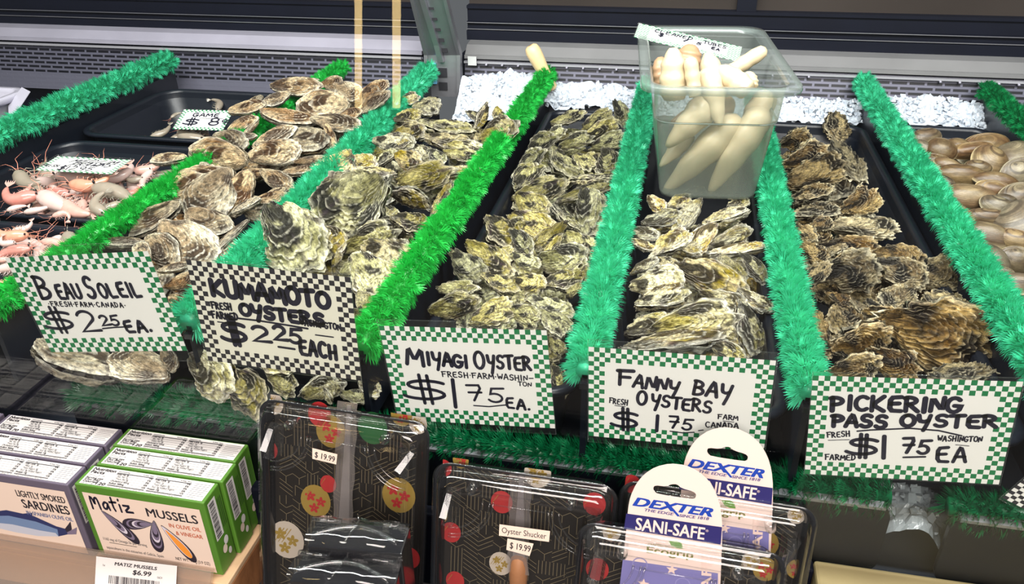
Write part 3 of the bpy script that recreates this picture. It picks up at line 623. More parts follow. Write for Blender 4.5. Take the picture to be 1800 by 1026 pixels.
PICK = [(1470,198,1474,246,.95,T(tilt=60)),(1468,250,1512,312,.36),(1374,252,1424,238,.6),(1424,256,1454,262,.55),(1384,288,1456,262,.55),(1388,314,1484,284,.5),(1398,348,1462,328,.5),(1484,368,1544,338,.6),(1398,374,1474,368,.45),(1464,390,1578,402,.36),(1398,396,1438,418,.5),(1418,402,1462,388,.45),(1406,426,1454,458,.55),(1448,432,1544,434,.36),(1544,442,1624,458,.55),(1412,498,1458,464,.5),(1448,482,1544,468,.62),(1548,460,1628,492,.62),(1628,494,1692,464,.82),(1458,514,1494,538,.5),(1498,530,1524,548,.5),(1544,516,1614,524,.5),(1628,518,1704,548,.68),(1562,562,1754,606,.56,T(lift=.012)),(1472,604,1564,588,.64),(1428,540,1442,628,.5),(1462,654,1548,636,.45),(1534,618,1614,654,.6),(1638,660,1744,650,.5),(1400,270,1440,250,.5),(1490,430,1440,450,.5),(1520,545,1580,560,.5),(1600,500,1560,545,.5)]
heap('craggy', 'craggy brown oyster', 'pan beside the clams', 'craggy brown oysters in the fifth pan',
     ([.56, .62, .66, .74, .9, 1.1, 1.3, 1.5], [-.12, -.09, -.052, -.040, -.036, -.036, -.034, -.04]), PICK,
     grid_fill([(1450, 640), (1710, 650), (1640, 480), (1420, 480)], 3, 3, 100, 85) + grid_fill([(1460, 730), (1760, 740), (1740, 670), (1450, 660)], 3, 2, 110, 100) + grid_fill([(1410, 470), (1560, 470), (1470, 270), (1385, 270)], 2, 5, 80, 55), thick=.50)
def clam_items():
    out = []
    for (cx_, cy_, ln, an, ra) in [(1627,238,44,-10,.6),(1655,262,46,20,.8),(1684,256,42,10,.7),(1732,254,70,-6,.55),(1644,282,46,10,.5),(1706,262,66,-8,.36),(1668,290,46,20,.5),(1742,282,56,40,.85),(1785,276,58,-30,.8),(1640,304,34,60,.7),(1690,306,74,6,.45),(1750,316,68,8,.42),(1792,302,58,-20,.8),(1702,346,86,6,.5),(1748,332,56,12,.5),(1790,345,62,-15,.7),(1690,378,46,40,.7),(1755,362,56,20,.6),(1796,388,72,-50,.7),(1736,379,66,4,.42),(1690,410,44,60,.6),(1738,412,88,16,.48),(1785,420,70,14,.5),(1690,440,40,70,.6),(1748,458,60,55,.75),(1786,455,56,6,.75),(1786,498,76,4,.5),(1745,498,40,30,.6),(1792,535,60,10,.5),(1760,476,40,10,.5),(1662,320,36,30,.6),(1720,292,40,10,.6),(1766,352,40,10,.6),(1625,258,34,30,.6)]:
        a = math.radians(an); ln *= 1.16; out.append((cx_ - math.cos(a) * ln / 2, cy_ - math.sin(a) * ln / 2, cx_ + math.cos(a) * ln / 2, cy_ + math.sin(a) * ln / 2, ra, T(roll=random.uniform(-.6, .6))))
    return out
heap('clam', 'smooth brown clam', 'clam pan at far right', 'brown clams', ([.56, .70, .9, 1.1, 1.3, 1.45, 1.55], [-.06, -.04, -.026, -.022, -.026, -.03, -.04]), clam_items(),
     grid_fill([(1800, 700), (2090, 740), (1960, 420), (1800, 420)], 4, 5, 96, 74) + grid_fill([(1820, 420), (1950, 420), (1890, 270), (1810, 270)], 2, 3, 66, 54) + grid_fill([(1740, 520), (1810, 520), (1790, 380), (1690, 380)], 2, 4, 60, 60) + grid_fill([(1680, 360), (1800, 360), (1760, 250), (1630, 250)], 3, 3, 55, 45), name='clam', cat='clam', thick=.58, tilt=42)
# ================================================================== hand-lettered price signs
# single-stroke marker letters on a 0..1 grid (x, y up); each letter: list of strokes
def arc(cx_, cy_, rx, ry, a0, a1, n=12):
    return [(cx_ + rx * math.cos(math.radians(a0 + (a1 - a0) * k / n)), cy_ + ry * math.sin(math.radians(a0 + (a1 - a0) * k / n))) for k in range(n + 1)]
G = {
 'A': [[(0, 0), (.45, 1), (.62, .95), (.95, 0)], [(.15, .36), (.85, .38)]],
 'B': [[(.08, 0), (.10, 1)], [(.0, .98)] + arc(.2, .76, .55, .23, 90, -88) + arc(.2, .27, .68, .27, 88, -95)],
 'C': [arc(.55, .5, .5, .5, 50, 310)],
 'D': [[(.1, 0), (.1, 1)], [(.0, 1)] + arc(.15, .5, .75, .5, 88, -90) + [(0, 0)]],
 'E': [[(.85, 1), (.1, .95), (.1, .03), (.9, .0)], [(.1, .52), (.72, .54)]],
 'F': [[(.12, 0), (.1, .97)], [(-.05, .93), (.95, 1)], [(.1, .52), (.75, .55)]],
 'G': [arc(.52, .5, .5, .5, 45, 320) + [(.98, .42), (.55, .45)]],
 'H': [[(.1, 0), (.1, 1)], [(.9, 0), (.9, 1)], [(.1, .48), (.9, .52)]],
 'I': [[(.5, 0), (.5, 1)]],
 'K': [[(.1, 0), (.1, 1)], [(.9, 1), (.12, .42), (.95, 0)]],
 'L': [[(.1, 1), (.08, .02), (.9, .05)]],
 'M': [[(0, 0), (.1, 1), (.48, .25), (.88, 1), (1, 0)]],
 'N': [[(.05, 0), (.1, 1), (.85, .05), (.92, 1)]],
 'O': [arc(.5, .5, .48, .5, 100, 465, 18)],
 'P': [[(.12, 0), (.1, 1)], [(-.05, .95)] + arc(.25, .74, .58, .26, 90, -100)],
 'R': [[(.1, 0), (.08, 1)], [(-.05, .95)] + arc(.22, .76, .55, .24, 90, -90) + [(.3, .5), (.95, 0)]],
 'S': [arc(.55, .75, .38, .25, 35, 250) + arc(.45, .26, .42, .26, 80, -150)],
 'T': [[(.5, 0), (.5, .97)], [(-.02, .95), (1, 1)]],
 'U': [[(.05, 1), (.08, .3)] + arc(.5, .28, .42, .28, 180, 360) + [(.94, 1)]],
 'W': [[(0, 1), (.22, 0), (.5, .7), (.76, 0), (1, 1)]],
 'Y': [[(.05, 1), (.15, .5), (.5, .42), (.8, .55)], [(.92, 1), (.72, .2), (.5, -.35)]],
 '0': [arc(.5, .5, .42, .5, 100, 465, 18)], '1': [[(.5, 0), (.45, 1)]],
 '2': [arc(.45, .72, .42, .28, 160, -30) + [(.05, .02), (1.05, .08)]],
 '5': [[(1.0, 1), (.25, .95), (.15, .55)] + arc(.42, .3, .45, .3, 110, -150)],
 '7': [[(.0, .95), (.95, 1), (.4, -.05)], [(.1, .48), (.9, .52)]],
 '8': [arc(.5, .75, .36, .25, 60, 420, 14), arc(.5, .25, .45, .26, 90, 450, 14)], '9': [arc(.5, .7, .4, .3, 20, 380, 14), [(.9, .7), (.7, 0)]],
 '$': [arc(.58, .68, .5, .20, 35, 230) + arc(.42, .28, .56, .24, 65, -150), [(.40, 1.14), (.44, -.16)], [(.60, 1.12), (.64, -.16)]],
 '.': [[(.3, .02), (.4, .05)]], '-': [[(0, .45), (.9, .5)]], '_': [[(0, 0), (1, .02)]], '·': [[(.45, .45), (.55, .5)]],
 'a': [arc(.42, .32, .36, .32, 60, 400), [(.8, .62), (.85, 0)]], 'c': [arc(.45, .32, .4, .32, 45, 315)], 'm': [[(0, .02), (.05, .6), (.4, .5), (.45, .05), (.5, .55), (.85, .5), (.95, .0)]],
}
def ribbon(mb, pts, w, put, mi=0, cap=5):
    """a flat marker stroke with round ends; put maps 2-D card metres to 3-D"""
    P = [np.array(p, float) for p in pts]
    Q = [P[0]]
    for p in P[1:]:
        if np.linalg.norm(p - Q[-1]) > 1e-6: Q.append(p)
    if len(Q) == 1: Q.append(Q[0] + np.array([w * .3, 0]))
    L_, R_ = [], []
    for i, p in enumerate(Q):
        t0 = Q[i] - Q[i - 1] if i else Q[1] - Q[0]; t1 = Q[i + 1] - Q[i] if i < len(Q) - 1 else Q[-1] - Q[-2]
        t0 = t0 / np.linalg.norm(t0); t1 = t1 / np.linalg.norm(t1); t = t0 + t1
        t = t / (np.linalg.norm(t) + 1e-9) if np.linalg.norm(t) > .2 else t1
        n = np.array([-t[1], t[0]]); k = 1 / max(.6, n.dot(np.array([-t1[1], t1[0]])))
        L_.append(p + n * w / 2 * k); R_.append(p - n * w / 2 * k)
    out = R_[:]
    def half(c, a, b, d):
        a0 = math.atan2(*(a - c)[::-1]); return [c + w / 2 * np.array([math.cos(a0 + math.pi * k / cap), math.sin(a0 + math.pi * k / cap)]) for k in range(1, cap)]
    n = len(Q); vs = [put(p) for p in R_] + [put(p) for p in L_]
    mb.add(vs, [(i, i + 1, n + i + 1, n + i) for i in range(n - 1)], mi)
    for c, a, b in ((Q[-1], R_[-1], L_[-1]), (Q[0], L_[0], R_[0])):
        pts_ = [a] + half(c, a, b, 1) + [b]; mb.add([put(q) for q in pts_], [tuple(range(len(pts_)))], mi)

def smooth2(pts, it=1):
    for _ in range(it):
        if len(pts) < 3: return pts
        out = [pts[0]]
        for a, b in zip(pts[:-1], pts[1:]):
            a, b = np.array(a), np.array(b); out += [tuple(a * .8 + b * .2), tuple(a * .2 + b * .8)]
        pts = out + [pts[-1]]
    return pts
class Card:
    """a card standing in a plane; letters are inked at measured places on it"""
    def __init__(s, corners, p0, n):
        s.p0, s.n = np.array(p0, float), np.array(n, float) / np.linalg.norm(n)
        P = [onpl(*c, s.p0, s.n) for c in corners]                       # tl tr br bl in the photo
        ux = (P[1] - P[0] + P[2] - P[3]); ux /= np.linalg.norm(ux); s.c = sum(P) / 4
        uy = np.cross(s.n, ux); s.ux, s.uy = ux, uy
        if np.dot(uy, P[0] - P[3]) < 0: s.uy = uy = -uy
        s.w = (np.linalg.norm(P[1] - P[0]) + np.linalg.norm(P[2] - P[3])) / 2
        s.h = (abs(np.dot(P[0] - P[3], uy)) + abs(np.dot(P[1] - P[2], uy))) / 2
    def at2(s, px, py):
        d = onpl(px, py, s.p0, s.n) - s.c; return np.array([d.dot(s.ux), d.dot(s.uy)])
    def put(s, q, off=0.):
        f = s.n if s.n.dot(CAM - s.c) > 0 else -s.n
        return s.c + s.ux * q[0] + s.uy * q[1] + f * off
    def word(s, mb, text, p0, p1, cap_px, wpx, jit=.05, off=.0004, gap=.30, mi=0, sl=0.):
        """text from p0 to p1 along its baseline (photo pixels); cap height and pen width in pixels there"""
        a, b = s.at2(*p0), s.at2(*p1); up = s.at2(p0[0], p0[1] - cap_px) - a; h = abs(up[1]); L_ = np.linalg.norm(b - a); d = (b - a) / L_; nrm = np.array([-d[1], d[0]])
        pen = 1.36 * np.linalg.norm(s.at2(p0[0] + wpx, p0[1]) - a)
        wd = [(.35 if ch in 'I1.·' else (.6 if ch == ' ' else (1.15 if ch in 'MWm' else 1.0))) for ch in text]
        tot = sum(wd) + gap * (len(text) - 1); cw = L_ / tot; x = 0
        rr = random.Random(hash(text) % 1000 if False else sum(map(ord, text)))
        for ch, w_ in zip(text, wd):
            if ch != ' ':
                jx, jy, js = rr.uniform(-jit, jit) * cw, rr.uniform(-jit, jit) * h, 1 + rr.uniform(-jit, jit)
                for st in G[ch]:
                    pts = [a + d * (x + jx + gx * cw * w_ + gy * h * sl) + nrm * (jy + gy * h * js) for gx, gy in (smooth2(st) if len(st) < 7 else st)]
                    ribbon(mb, pts, pen * rr.uniform(.92, 1.08), lambda q: s.put(q, off), mi)
            x += cw * (w_ + gap)
    def stroke(s, mb, pts, wpx, off=.0004, mi=0):
        a = s.at2(*pts[0]); pen = np.linalg.norm(s.at2(pts[0][0] + wpx, pts[0][1]) - a)
        ribbon(mb, [s.at2(*p) for p in pts], pen, lambda q: s.put(q, off), mi)
    def board(s, mb, nx, ny, b=3, off=0.):
        """checkered border three squares deep round a plain middle: material 0 plain, 1 squares"""
        hx, hy = s.w / nx, s.h / ny
        for i in range(nx):
            for j in range(ny):
                inb = i < b or j < b or i >= nx - b or j >= ny - b
                if inb:
                    q = [(-s.w / 2 + (i + a) * hx, -s.h / 2 + (j + c) * hy) for a, c in ((0, 0), (1, 0), (1, 1), (0, 1))]
                    mb.add([s.put(p, off) for p in q], [(0, 1, 2, 3)], 1 if (i + j) % 2 == 0 else 0)
        q = [(-s.w / 2 + b * hx, -s.h / 2 + b * hy), (s.w / 2 - b * hx, -s.h / 2 + b * hy), (s.w / 2 - b * hx, s.h / 2 - b * hy), (-s.w / 2 + b * hx, s.h / 2 - b * hy)]
        mb.add([s.put(p, off) for p in q], [(0, 1, 2, 3)], 0)
def thicken(o, t=.0006, off=1.0):
    m = o.modifiers.new('card_thickness', 'SOLIDIFY'); m.thickness = t; m.offset = off; return o
def sign(corners, label, texts, strokes, sleeve=(.0, .0, .0, .0), nx=31, ny=22, mats=None, p0=(0, .5535, 0), n=(0, -1, 0), tiny=True, group='price signs on the glass', border=3):
    c = Card(corners, p0, n); root = empty('price_sign', tuple(c.c)); tag(root, label, 'price sign', group)
    loc = lambda mb: setattr(mb, 'v', [tuple(np.array(p) - np.array(c.c)) for p in mb.v]) or mb
    cm, sm = mats or (M['cardwhite'], M['green'])
    mb = MB(); c.board(mb, nx, ny, border); card_ = loc(mb).build('card', [cm, sm], root)
    mb = MB()
    for t in texts: c.word(mb, *t[:5], **(t[5] if len(t) > 5 else {}))
    for st in strokes: c.stroke(mb, *st)
    if mb.v: o = loc(mb).build('lettering', M['ink'], card_); o['label'] = 'black hand lettering'
    l, r, t_, b = sleeve; mb = MB(); q = [(-c.w / 2 - l, -c.h / 2 - b), (c.w / 2 + r, -c.h / 2 - b), (c.w / 2 + r, c.h / 2 + t_), (-c.w / 2 - l, c.h / 2 + t_)]
    mb.add([c.put(p, .0009) for p in q], [(0, 1, 2, 3)])
    for a, bq in ((q[0], q[1]), (q[1], q[2]), (q[2], q[3]), (q[3], q[0])):
        mb.tube([c.put(a, .0009), c.put(bq, .0009)], .0004, 5)
    o = loc(mb).build('sleeve', M['sleeve'], root); o['label'] = 'clear plastic sleeve'
    return c, root
sign([(36,448),(277,444),(313,613),(64,622)], 'leftmost white price sign with green checks, priced $2.25', [
  ('B', (74,524), (96,524), 40, 4.5), ('EAU', (105,524), (146,523), 25, 4.0), ('S', (157,524), (173,524), 38, 4.5), ('OLEIL', (181,524), (250,520), 24, 4.0),
  ('·FRESH·FARM·CANADA·', (87,537), (222,540), 8, 1.4, T(gap=.45)), ('$', (88,580), (134,580), 33, 3.6), ('2', (146,582), (178,582), 36, 3.8), ('25', (180,572), (213,570), 17, 3.0), ('EA.', (225,584), (270,580), 19, 4.2)],
  [([(181,577),(200,575),(219,574)], 2.6)], (.0005, .001, .010, .011), 29, 20)
sign([(342,457),(623,489),(628,667),(352,632)], 'large cream price sign with black checks, priced $2.25 each', [
  ('KUMAMOTO', (374,518), (580,541), 26, 6.6, T(gap=.22)), ('OYSTERS', (424,553), (570,571), 19, 6.0, T(gap=.2)), ('FRESH', (373,541), (408,545), 11, 2.4), ('FARMED', (374,558), (419,562), 11, 2.4),
  ('WASHINGTON', (528,570), (600,580), 10, 2.2), ('$', (396,600), (436,604), 34, 5.4), ('2', (446,598), (476,602), 26, 5.0), ('25', (482,596), (533,603), 24, 5.0), ('EACH', (529,622), (592,631), 24, 5.0)],
  [([(420,559),(455,563),(500,570),(541,577)], 3.5), ([(383,565),(398,567)], 2.2), ([(490,609),(518,613)], 4.2), ([(555,588),(586,592)], 2.6)], (.001, .001, .003, .001), 31, 21, (M['cardcream'], M['signblack']))
sign([(677,571),(966,582),(971,751),(690,738)], 'green checked $1.75 sign directly right of the black checked sign', [
  ('M', (715,638), (744,642), 31, 5.0), ('IYAGI', (752,640), (823,645), 21, 4.6, T(gap=.22)), ('O', (836,646), (853,647), 30, 4.6), ('YSTER', (858,646), (934,650), 22, 4.4, T(gap=.2)),
  ('FRESH·FARM·WASHIN-', (778,661), (938,669), 9, 1.6), ('TON', (911,677), (935,679), 7, 1.5), ('$', (718,702), (786,706), 36, 4.2), ('1', (797,714), (808,715), 50, 4.8), ('75', (824,702), (888,706), 25, 3.4), ('EA.', (891,716), (934,719), 17, 3.8)],
  [([(833,712),(860,714),(889,711)], 2.6)], (.0005, .0005, .007, .006), 32, 21)
sign([(1040,606),(1361,637),(1345,792),(1030,768)], 'green checked $1.75 sign whose corner the rear white hang card covers', [
  ('F', (1085,674), (1112,677), 26, 5.2), ('ANNY', (1113,678), (1192,692), 22, 4.6, T(gap=.2)), ('BAY', (1217,691), (1284,702), 25, 4.8, T(gap=.22)), ('O', (1120,709), (1136,711), 24, 4.6), ('YSTERS', (1144,712), (1250,725), 20, 4.2, T(gap=.2)),
  ('FRESH', (1071,707), (1103,712), 9, 1.8), ('$', (1078,750), (1120,754), 28, 4.4), ('1', (1151,756), (1160,757), 28, 4.6), ('75', (1176,750), (1217,755), 19, 3.6), ('FARM', (1262,735), (1297,738), 8, 1.8), ('CANADA', (1240,750), (1298,752), 9, 1.8)],
  [([(1081,712),(1099,714)], 1.6), ([(1178,757),(1200,760),(1220,759)], 2.6), ([(1228,756),(1236,755)], 2.4), ([(1271,739),(1290,741)], 1.6)], (.0005, .001, .008, .006), 33, 20)
sign([(1425,659),(1791,671),(1763,851),(1418,833)], 'large green checked $1.75 sign farthest to the right, bold lettering', [
  ('PICKERING', (1460,720), (1688,724), 24, 6.8, T(gap=.2)), ('PASS', (1462,748), (1558,751), 20, 6.6, T(gap=.2)), ('OYSTER', (1584,748), (1752,751), 20, 6.4, T(gap=.2)),
  ('FRESH', (1454,768), (1494,766), 9, 2.0), ('$', (1491,799), (1540,801), 30, 5.4), ('1', (1550,804), (1558,804), 40, 6.0), ('75', (1586,794), (1634,796), 24, 5.4), ('WASHINGTON', (1648,774), (1726,776), 9, 2.0), ('EA', (1645,810), (1697,810), 24, 5.4), ('FARMED', (1450,807), (1503,808), 9, 2.0)],
  [([(1507,757),(1530,755),(1600,752),(1650,756),(1690,765)], 3.6), ([(1588,803),(1626,802)], 4.4), ([(1680,781),(1703,783)], 1.8), ([(1456,773),(1493,772)], 1.6)], (.0005, .0005, .004, .0), 34, 21)
# small sign corner at the right edge of the glass
c_ = sign([(1790,838),(1860,846),(1855,935),(1785,873)], 'corner of a black checked sign cut off at the right edge', [], [], (.002, .002, .002, .002), 9, 9, (M['cardwhite'], M['signblack']))
# cards lying on the shrimp
sign([(125,276),(258,282),(167,305),(37,297)], 'green checked card lettered MEDIUM PRAWNS lying on the shrimp', [('MEDIUM', (122,285), (200,289), 6, 1.6, T(sl=.6)), ('PRAWNS', (118,291), (190,294), 6, 1.6, T(sl=.6)), ('$12', (100,298), (130,299), 7, 1.6), ('95', (135,299), (160,300), 6, 1.6), ('FRESH', (72,292), (100,294), 4, 1.2)],
     [], (.003, .003, .003, .004), 27, 18, p0=(-.88, 1.05, -.012), n=(0, -.05, 1), group='cards lying in the trays', border=2)
sign([(328,192),(404,195),(398,229),(299,227)], 'green checked card marked $8 in the rear tray of grey prawns', [('GAME', (338,205), (384,206), 6, 1.8), ('$', (322,219), (345,220), 10, 2.2), ('8', (364,220), (382,220), 12, 2.4), ('9', (388,218), (398,218), 8, 2.0)],
     [([(350,208),(392,209)], 1.2)], (.001, .001, .001, .001), 25, 16, p0=(-.86, 1.33, -.025), n=(0, -.42, 1), group='cards lying in the trays', border=2)
# ================================================================== tub of squid, scoop handle, white tub, shrimp
def frame_xf(root): return Matrix.Translation(root.location) @ root.rotation_euler.to_matrix().to_4x4()
TUBC = (.034, 1.178, -.010); TUBR = .085
tub = empty('plastic_tub', TUBC, (0, 0, TUBR)); tag(tub, 'frosted clear plastic tub of squid standing on the pale oysters', 'tub')
def tring(wx, wy, z, r): return [(a, b, z) for a, b, _ in rrect(-wx / 2, wx / 2, -wy / 2, wy / 2, r, 0, 6)]
mb = MB()
body = [(.114, .292, .004, .016), (.124, .302, .0005, .020), (.128, .306, .006, .022), (.150, .3190, .1050, .024), (.1555, .3240, .1075, .025), (.1565, .3250, .1105, .025), (.163, .331, .151, .026)]
mb.loft([tring(*q) for q in body]); q = tring(*body[0]); mb.add(q, [tuple(range(len(q)))])
mb.build('body', M['frost'], tub)
mb = MB()
mb.loft([tring(.163, .331, .150, .026), tring(.167, .335, .1545, .027), tring(.171, .338, .1565, .028), tring(.194, .366, .1575, .034), tring(.197, .369, .1555, .035), tring(.197, .369, .1485, .035), tring(.194, .366, .1480, .034)])
mb.build('rim', M['frostrim'], tub)
mb = MB(); q = tring(.154, .3225, .1065, .025); mb.tube(q + q[:1], .0013, 6); mb.build('moulding', M['frostrim'], tub)
M['squid'] = pmat('squid_flesh', srgb(196, 178, 146), .38, noise=.06, nscale=40, bump=.2, bscale=50, sss=.25)
M['squidtan'] = pmat('squid_skin', srgb(160, 128, 98), .4, noise=.22, nscale=60, bump=.2)
def squid(tip, end, yt, ye, r, mat, label, fat=1.0, bend=.0, prof=None):
    a, b = Vector(ony(*tip, yt)), Vector(ony(*end, ye)); d = b - a; side = d.cross(Vector((0, 1, 0))).normalized()
    n = 18; pts = []; rs = []
    prof = prof or [(0, .16), (.06, .30), (.2, .55), (.45, .86), (.7, 1.0), (.88, .92), (.97, .66), (1, .30)]
    for k in range(n + 1):
        t = k / n; pts.append(a + d * t + side * bend * math.sin(math.pi * t) * d.length)
        rs.append(r * fat * float(np.interp(t, [p[0] for p in prof], [p[1] for p in prof])) * (1 + .05 * math.sin(t * 23 + r * 900)))
    mb = MB(); loc = a + d * .5; mb.tube([p - loc for p in pts], rs, 16)
    o = mb.build('squid_tube', mat, at=loc); return tag(o, label, 'squid', 'squid tubes in the plastic tub')
S_, S2 = M['squid'], M['squidtan']
bulb = [(0, .75), (.1, .95), (.35, 1.0), (.7, .85), (.9, .55), (1, .25)]
finger = [(0, .8), (.2, .92), (.6, 1.0), (.9, .9), (.97, .7), (1, .3)]
squid((1166, 339), (1300, 205), 1.05, 1.085, .021, S_, 'long squid tube slanting across the tub front to its lower left corner')
squid((1247, 338), (1345, 190), 1.05, 1.085, .0205, S_, 'squid tube pointing down to the middle of the tub bottom')
squid((1160, 292), (1215, 235), 1.06, 1.11, .012, S_, 'small squid tube end low at the left inside the tub')
squid((1172, 258), (1262, 165), 1.05, 1.08, .0205, S_, 'squid tube with a pale tip at the left inside the tub')
squid((1266, 222), (1242, 120), 1.05, 1.09, .017, S_, 'upright squid tube with its tip showing below the tub moulding')
squid((1290, 285), (1352, 160), 1.09, 1.115, .019, S_, 'squid tube along the right side inside the tub')
squid((1185, 175), (1183, 84), 1.065, 1.075, .0185, S_, 'rounded grey white squid tube standing at the left of the tub rim', prof=bulb)
squid((1222, 170), (1213, 100), 1.05, 1.06, .0095, S_, 'short knobbly yellowish squid piece in front of the bigger ones', prof=finger)
squid((1262, 175), (1243, 92), 1.08, 1.10, .0165, S_, 'fat cream squid tube rising in the middle of the tub', prof=bulb)
squid((1315, 160), (1262, 118), 1.07, 1.09, .0155, S_, 'squid tube leaning right below the fat cream one', prof=bulb)
squid((1270, 135), (1347, 86), 1.16, 1.17, .0105, S_, 'finger shaped squid tube sticking out to the right of the tub', prof=finger)
squid((1205, 125), (1216, 78), 1.15, 1.16, .019, S2, 'tan squid tube at the back of the tub under the card', prof=bulb)
squid((1316, 155), (1316, 126), 1.10, 1.11, .0125, S_, 'small squid tip at the right front of the tub rim', prof=bulb)
squid((1165, 150), (1160, 100), 1.12, 1.13, .014, S2, 'tan squid tube behind the rounded grey white one', prof=bulb)
squid((1230, 290), (1320, 225), 1.10, 1.13, .017, S2, 'tan squid tube in the depth of the tub')
squid((1180, 215), (1290, 180), 1.10, 1.13, .018, S2, 'tan squid tube across the middle of the tub')
# card resting on the tub rim
sign([(1127,40),(1303,84),(1299,107),(1111,66)], 'green checked card lying across the rim of the plastic tub', [('CLEANED', (1150,56), (1216,71), 5, 1.5, T(sl=.2)), ('TUBES', (1236,76), (1276,86), 5, 1.4), ('$', (1158,63), (1164,65), 5, 1.8), ('1', (1202,72), (1203,73), 5, 2.4), ('5', (1224,78), (1232,80), 4, 1.6), ('EA', (1250,86), (1264,90), 4, 1.8)],
     [], (.001, .001, .001, .001), 33, 20, p0=tuple(onz(1118, 54, .152)), n=(.16, -.42, 1), group='cards lying in the trays', border=4)

# scoop handle stuck in the ice
a, b = Vector(ony(932, 80, 1.568)), Vector(ony(972, 158, 1.572)); loc = (a + b) / 2
hd = empty('scoop_handle', tuple(b)); tag(hd, 'tan tapered wooden handle sticking up out of the ice behind a green divider', 'handle')
mb = MB(); d = b - a; mb.tube([a + d * t - b for t in (0, .03, .12, .3, .55, .8, .95, 1.0)], [.008, .0125, .0155, .0150, .0125, .0110, .0115, .006], 16)
mb.build('grip', pmat('tan_wood', srgb(214, 188, 142), .5, noise=.16, nscale=90), hd)
mb = MB(); mb.tube([a - d.normalized() * .0006 - b, a + d * .02 - b], [.0032, .0032], 10); o = mb.build('end_hole', M['wooddark'], hd); o['label'] = 'small brown hole in the end'

# white tub at far left
wt = empty('white_tub', (-1.376, 1.18, -.079)); tag(wt, 'white plastic tub with a folded film corner at far left', 'tub')
M['whitepl'] = pmat('white_plastic', (.40, .39, .46), .35, coat=.2)
mb = MB(); mb.loft([tring(.20, .26, 0, .02), tring(.236, .30, .070, .025)]); q = tring(.20, .26, 0, .02); mb.add(q, [tuple(range(len(q)))])
mb.loft([tring(.226, .29, .070, .022), tring(.19, .25, .004, .018)]); q = tring(.19, .25, .004, .018); mb.add(q, [tuple(range(len(q)))])
mb.build('body', M['whitepl'], wt)
mb = MB(); mb.loft([tring(.226, .29, .070, .022), tring(.228, .292, .078, .022), tring(.252, .316, .079, .03), tring(.254, .318, .074, .03), tring(.250, .314, .066, .03), tring(.236, .30, .066, .025)])
mb.build('rim', M['whitepl'], wt)
mb = MB(); mb.add([(.12, .10, .060), (.155, .09, .062), (.165, .115, .085), (.135, .13, .088), (.15, .06, .045)], [(0, 1, 2, 3), (0, 4, 1)]); thicken(mb.build('film_corner', M['whitepl'], wt), .001)
for (x, y, rz) in ((-1.345, 1.245, 1.4), (-1.38, 1.22, .4), (-1.33, 1.17, 2.1)):
    r0 = bpy.data.objects.new('mussel', None); COL.objects.link(r0)
    r0.matrix_world = Matrix.Translation((x, y, -.045)) @ Matrix.Rotation(rz, 4, 'Z') @ Matrix.Rotation(.5, 4, 'X') @ Matrix.Diagonal((.06, .034, .03, 1))
    tag(r0, 'dark mussel lying inside the white tub', 'mussel', 'mussels in the white tub')
    for nm, me in zip(('upper_shell', 'lower_shell'), SHELLS['clam'][1]):
        me2 = me.copy(); me2.materials.clear(); me2.materials.append(M['blackgloss']); o = bpy.data.objects.new(nm, me2); COL.objects.link(o); o.parent = r0

# ------------------------------------------------------------------ shrimp
def shrimp_mats():
    out = {}
    for nm, c1, c2 in (('pink', (176, 134, 122), (190, 156, 146)), ('grey', (118, 110, 98), (146, 136, 122)), ('orange', (190, 118, 92), (194, 148, 126)), ('pale', (178, 152, 146), (192, 172, 166)), ('red', (172, 92, 82), (184, 138, 128))):
        m, nt, b, o = nmat('prawn_' + nm); L = nt.links.new
        tc = nt.nodes.new('ShaderNodeTexCoord'); wv = nt.nodes.new('ShaderNodeTexNoise'); wv.inputs['Scale'].default_value = 4.; wv.inputs['Detail'].default_value = 3
        L(tc.outputs['Object'], wv.inputs['Vector']); mx = nt.nodes.new('ShaderNodeMix'); mx.data_type = 'RGBA'
        mx.inputs[6].default_value = (*srgb(*c1), 1); mx.inputs[7].default_value = (*srgb(*c2), 1); L(wv.outputs['Fac'], mx.inputs[0]); L(mx.outputs[2], b.inputs['Base Color'])
        b.inputs['Roughness'].default_value = .25; b.inputs['Subsurface Weight'].default_value = .2; b.inputs['Subsurface Radius'].default_value = (.2, .1, .07); b.inputs['Subsurface Scale'].default_value = .05
        out[nm] = m
    return out
SM = shrimp_mats(); M['feeler'] = pmat('prawn_feeler', srgb(214, 140, 118), .35); M['eye'] = pmat('prawn_eye', (.01, .01, .012), .15)
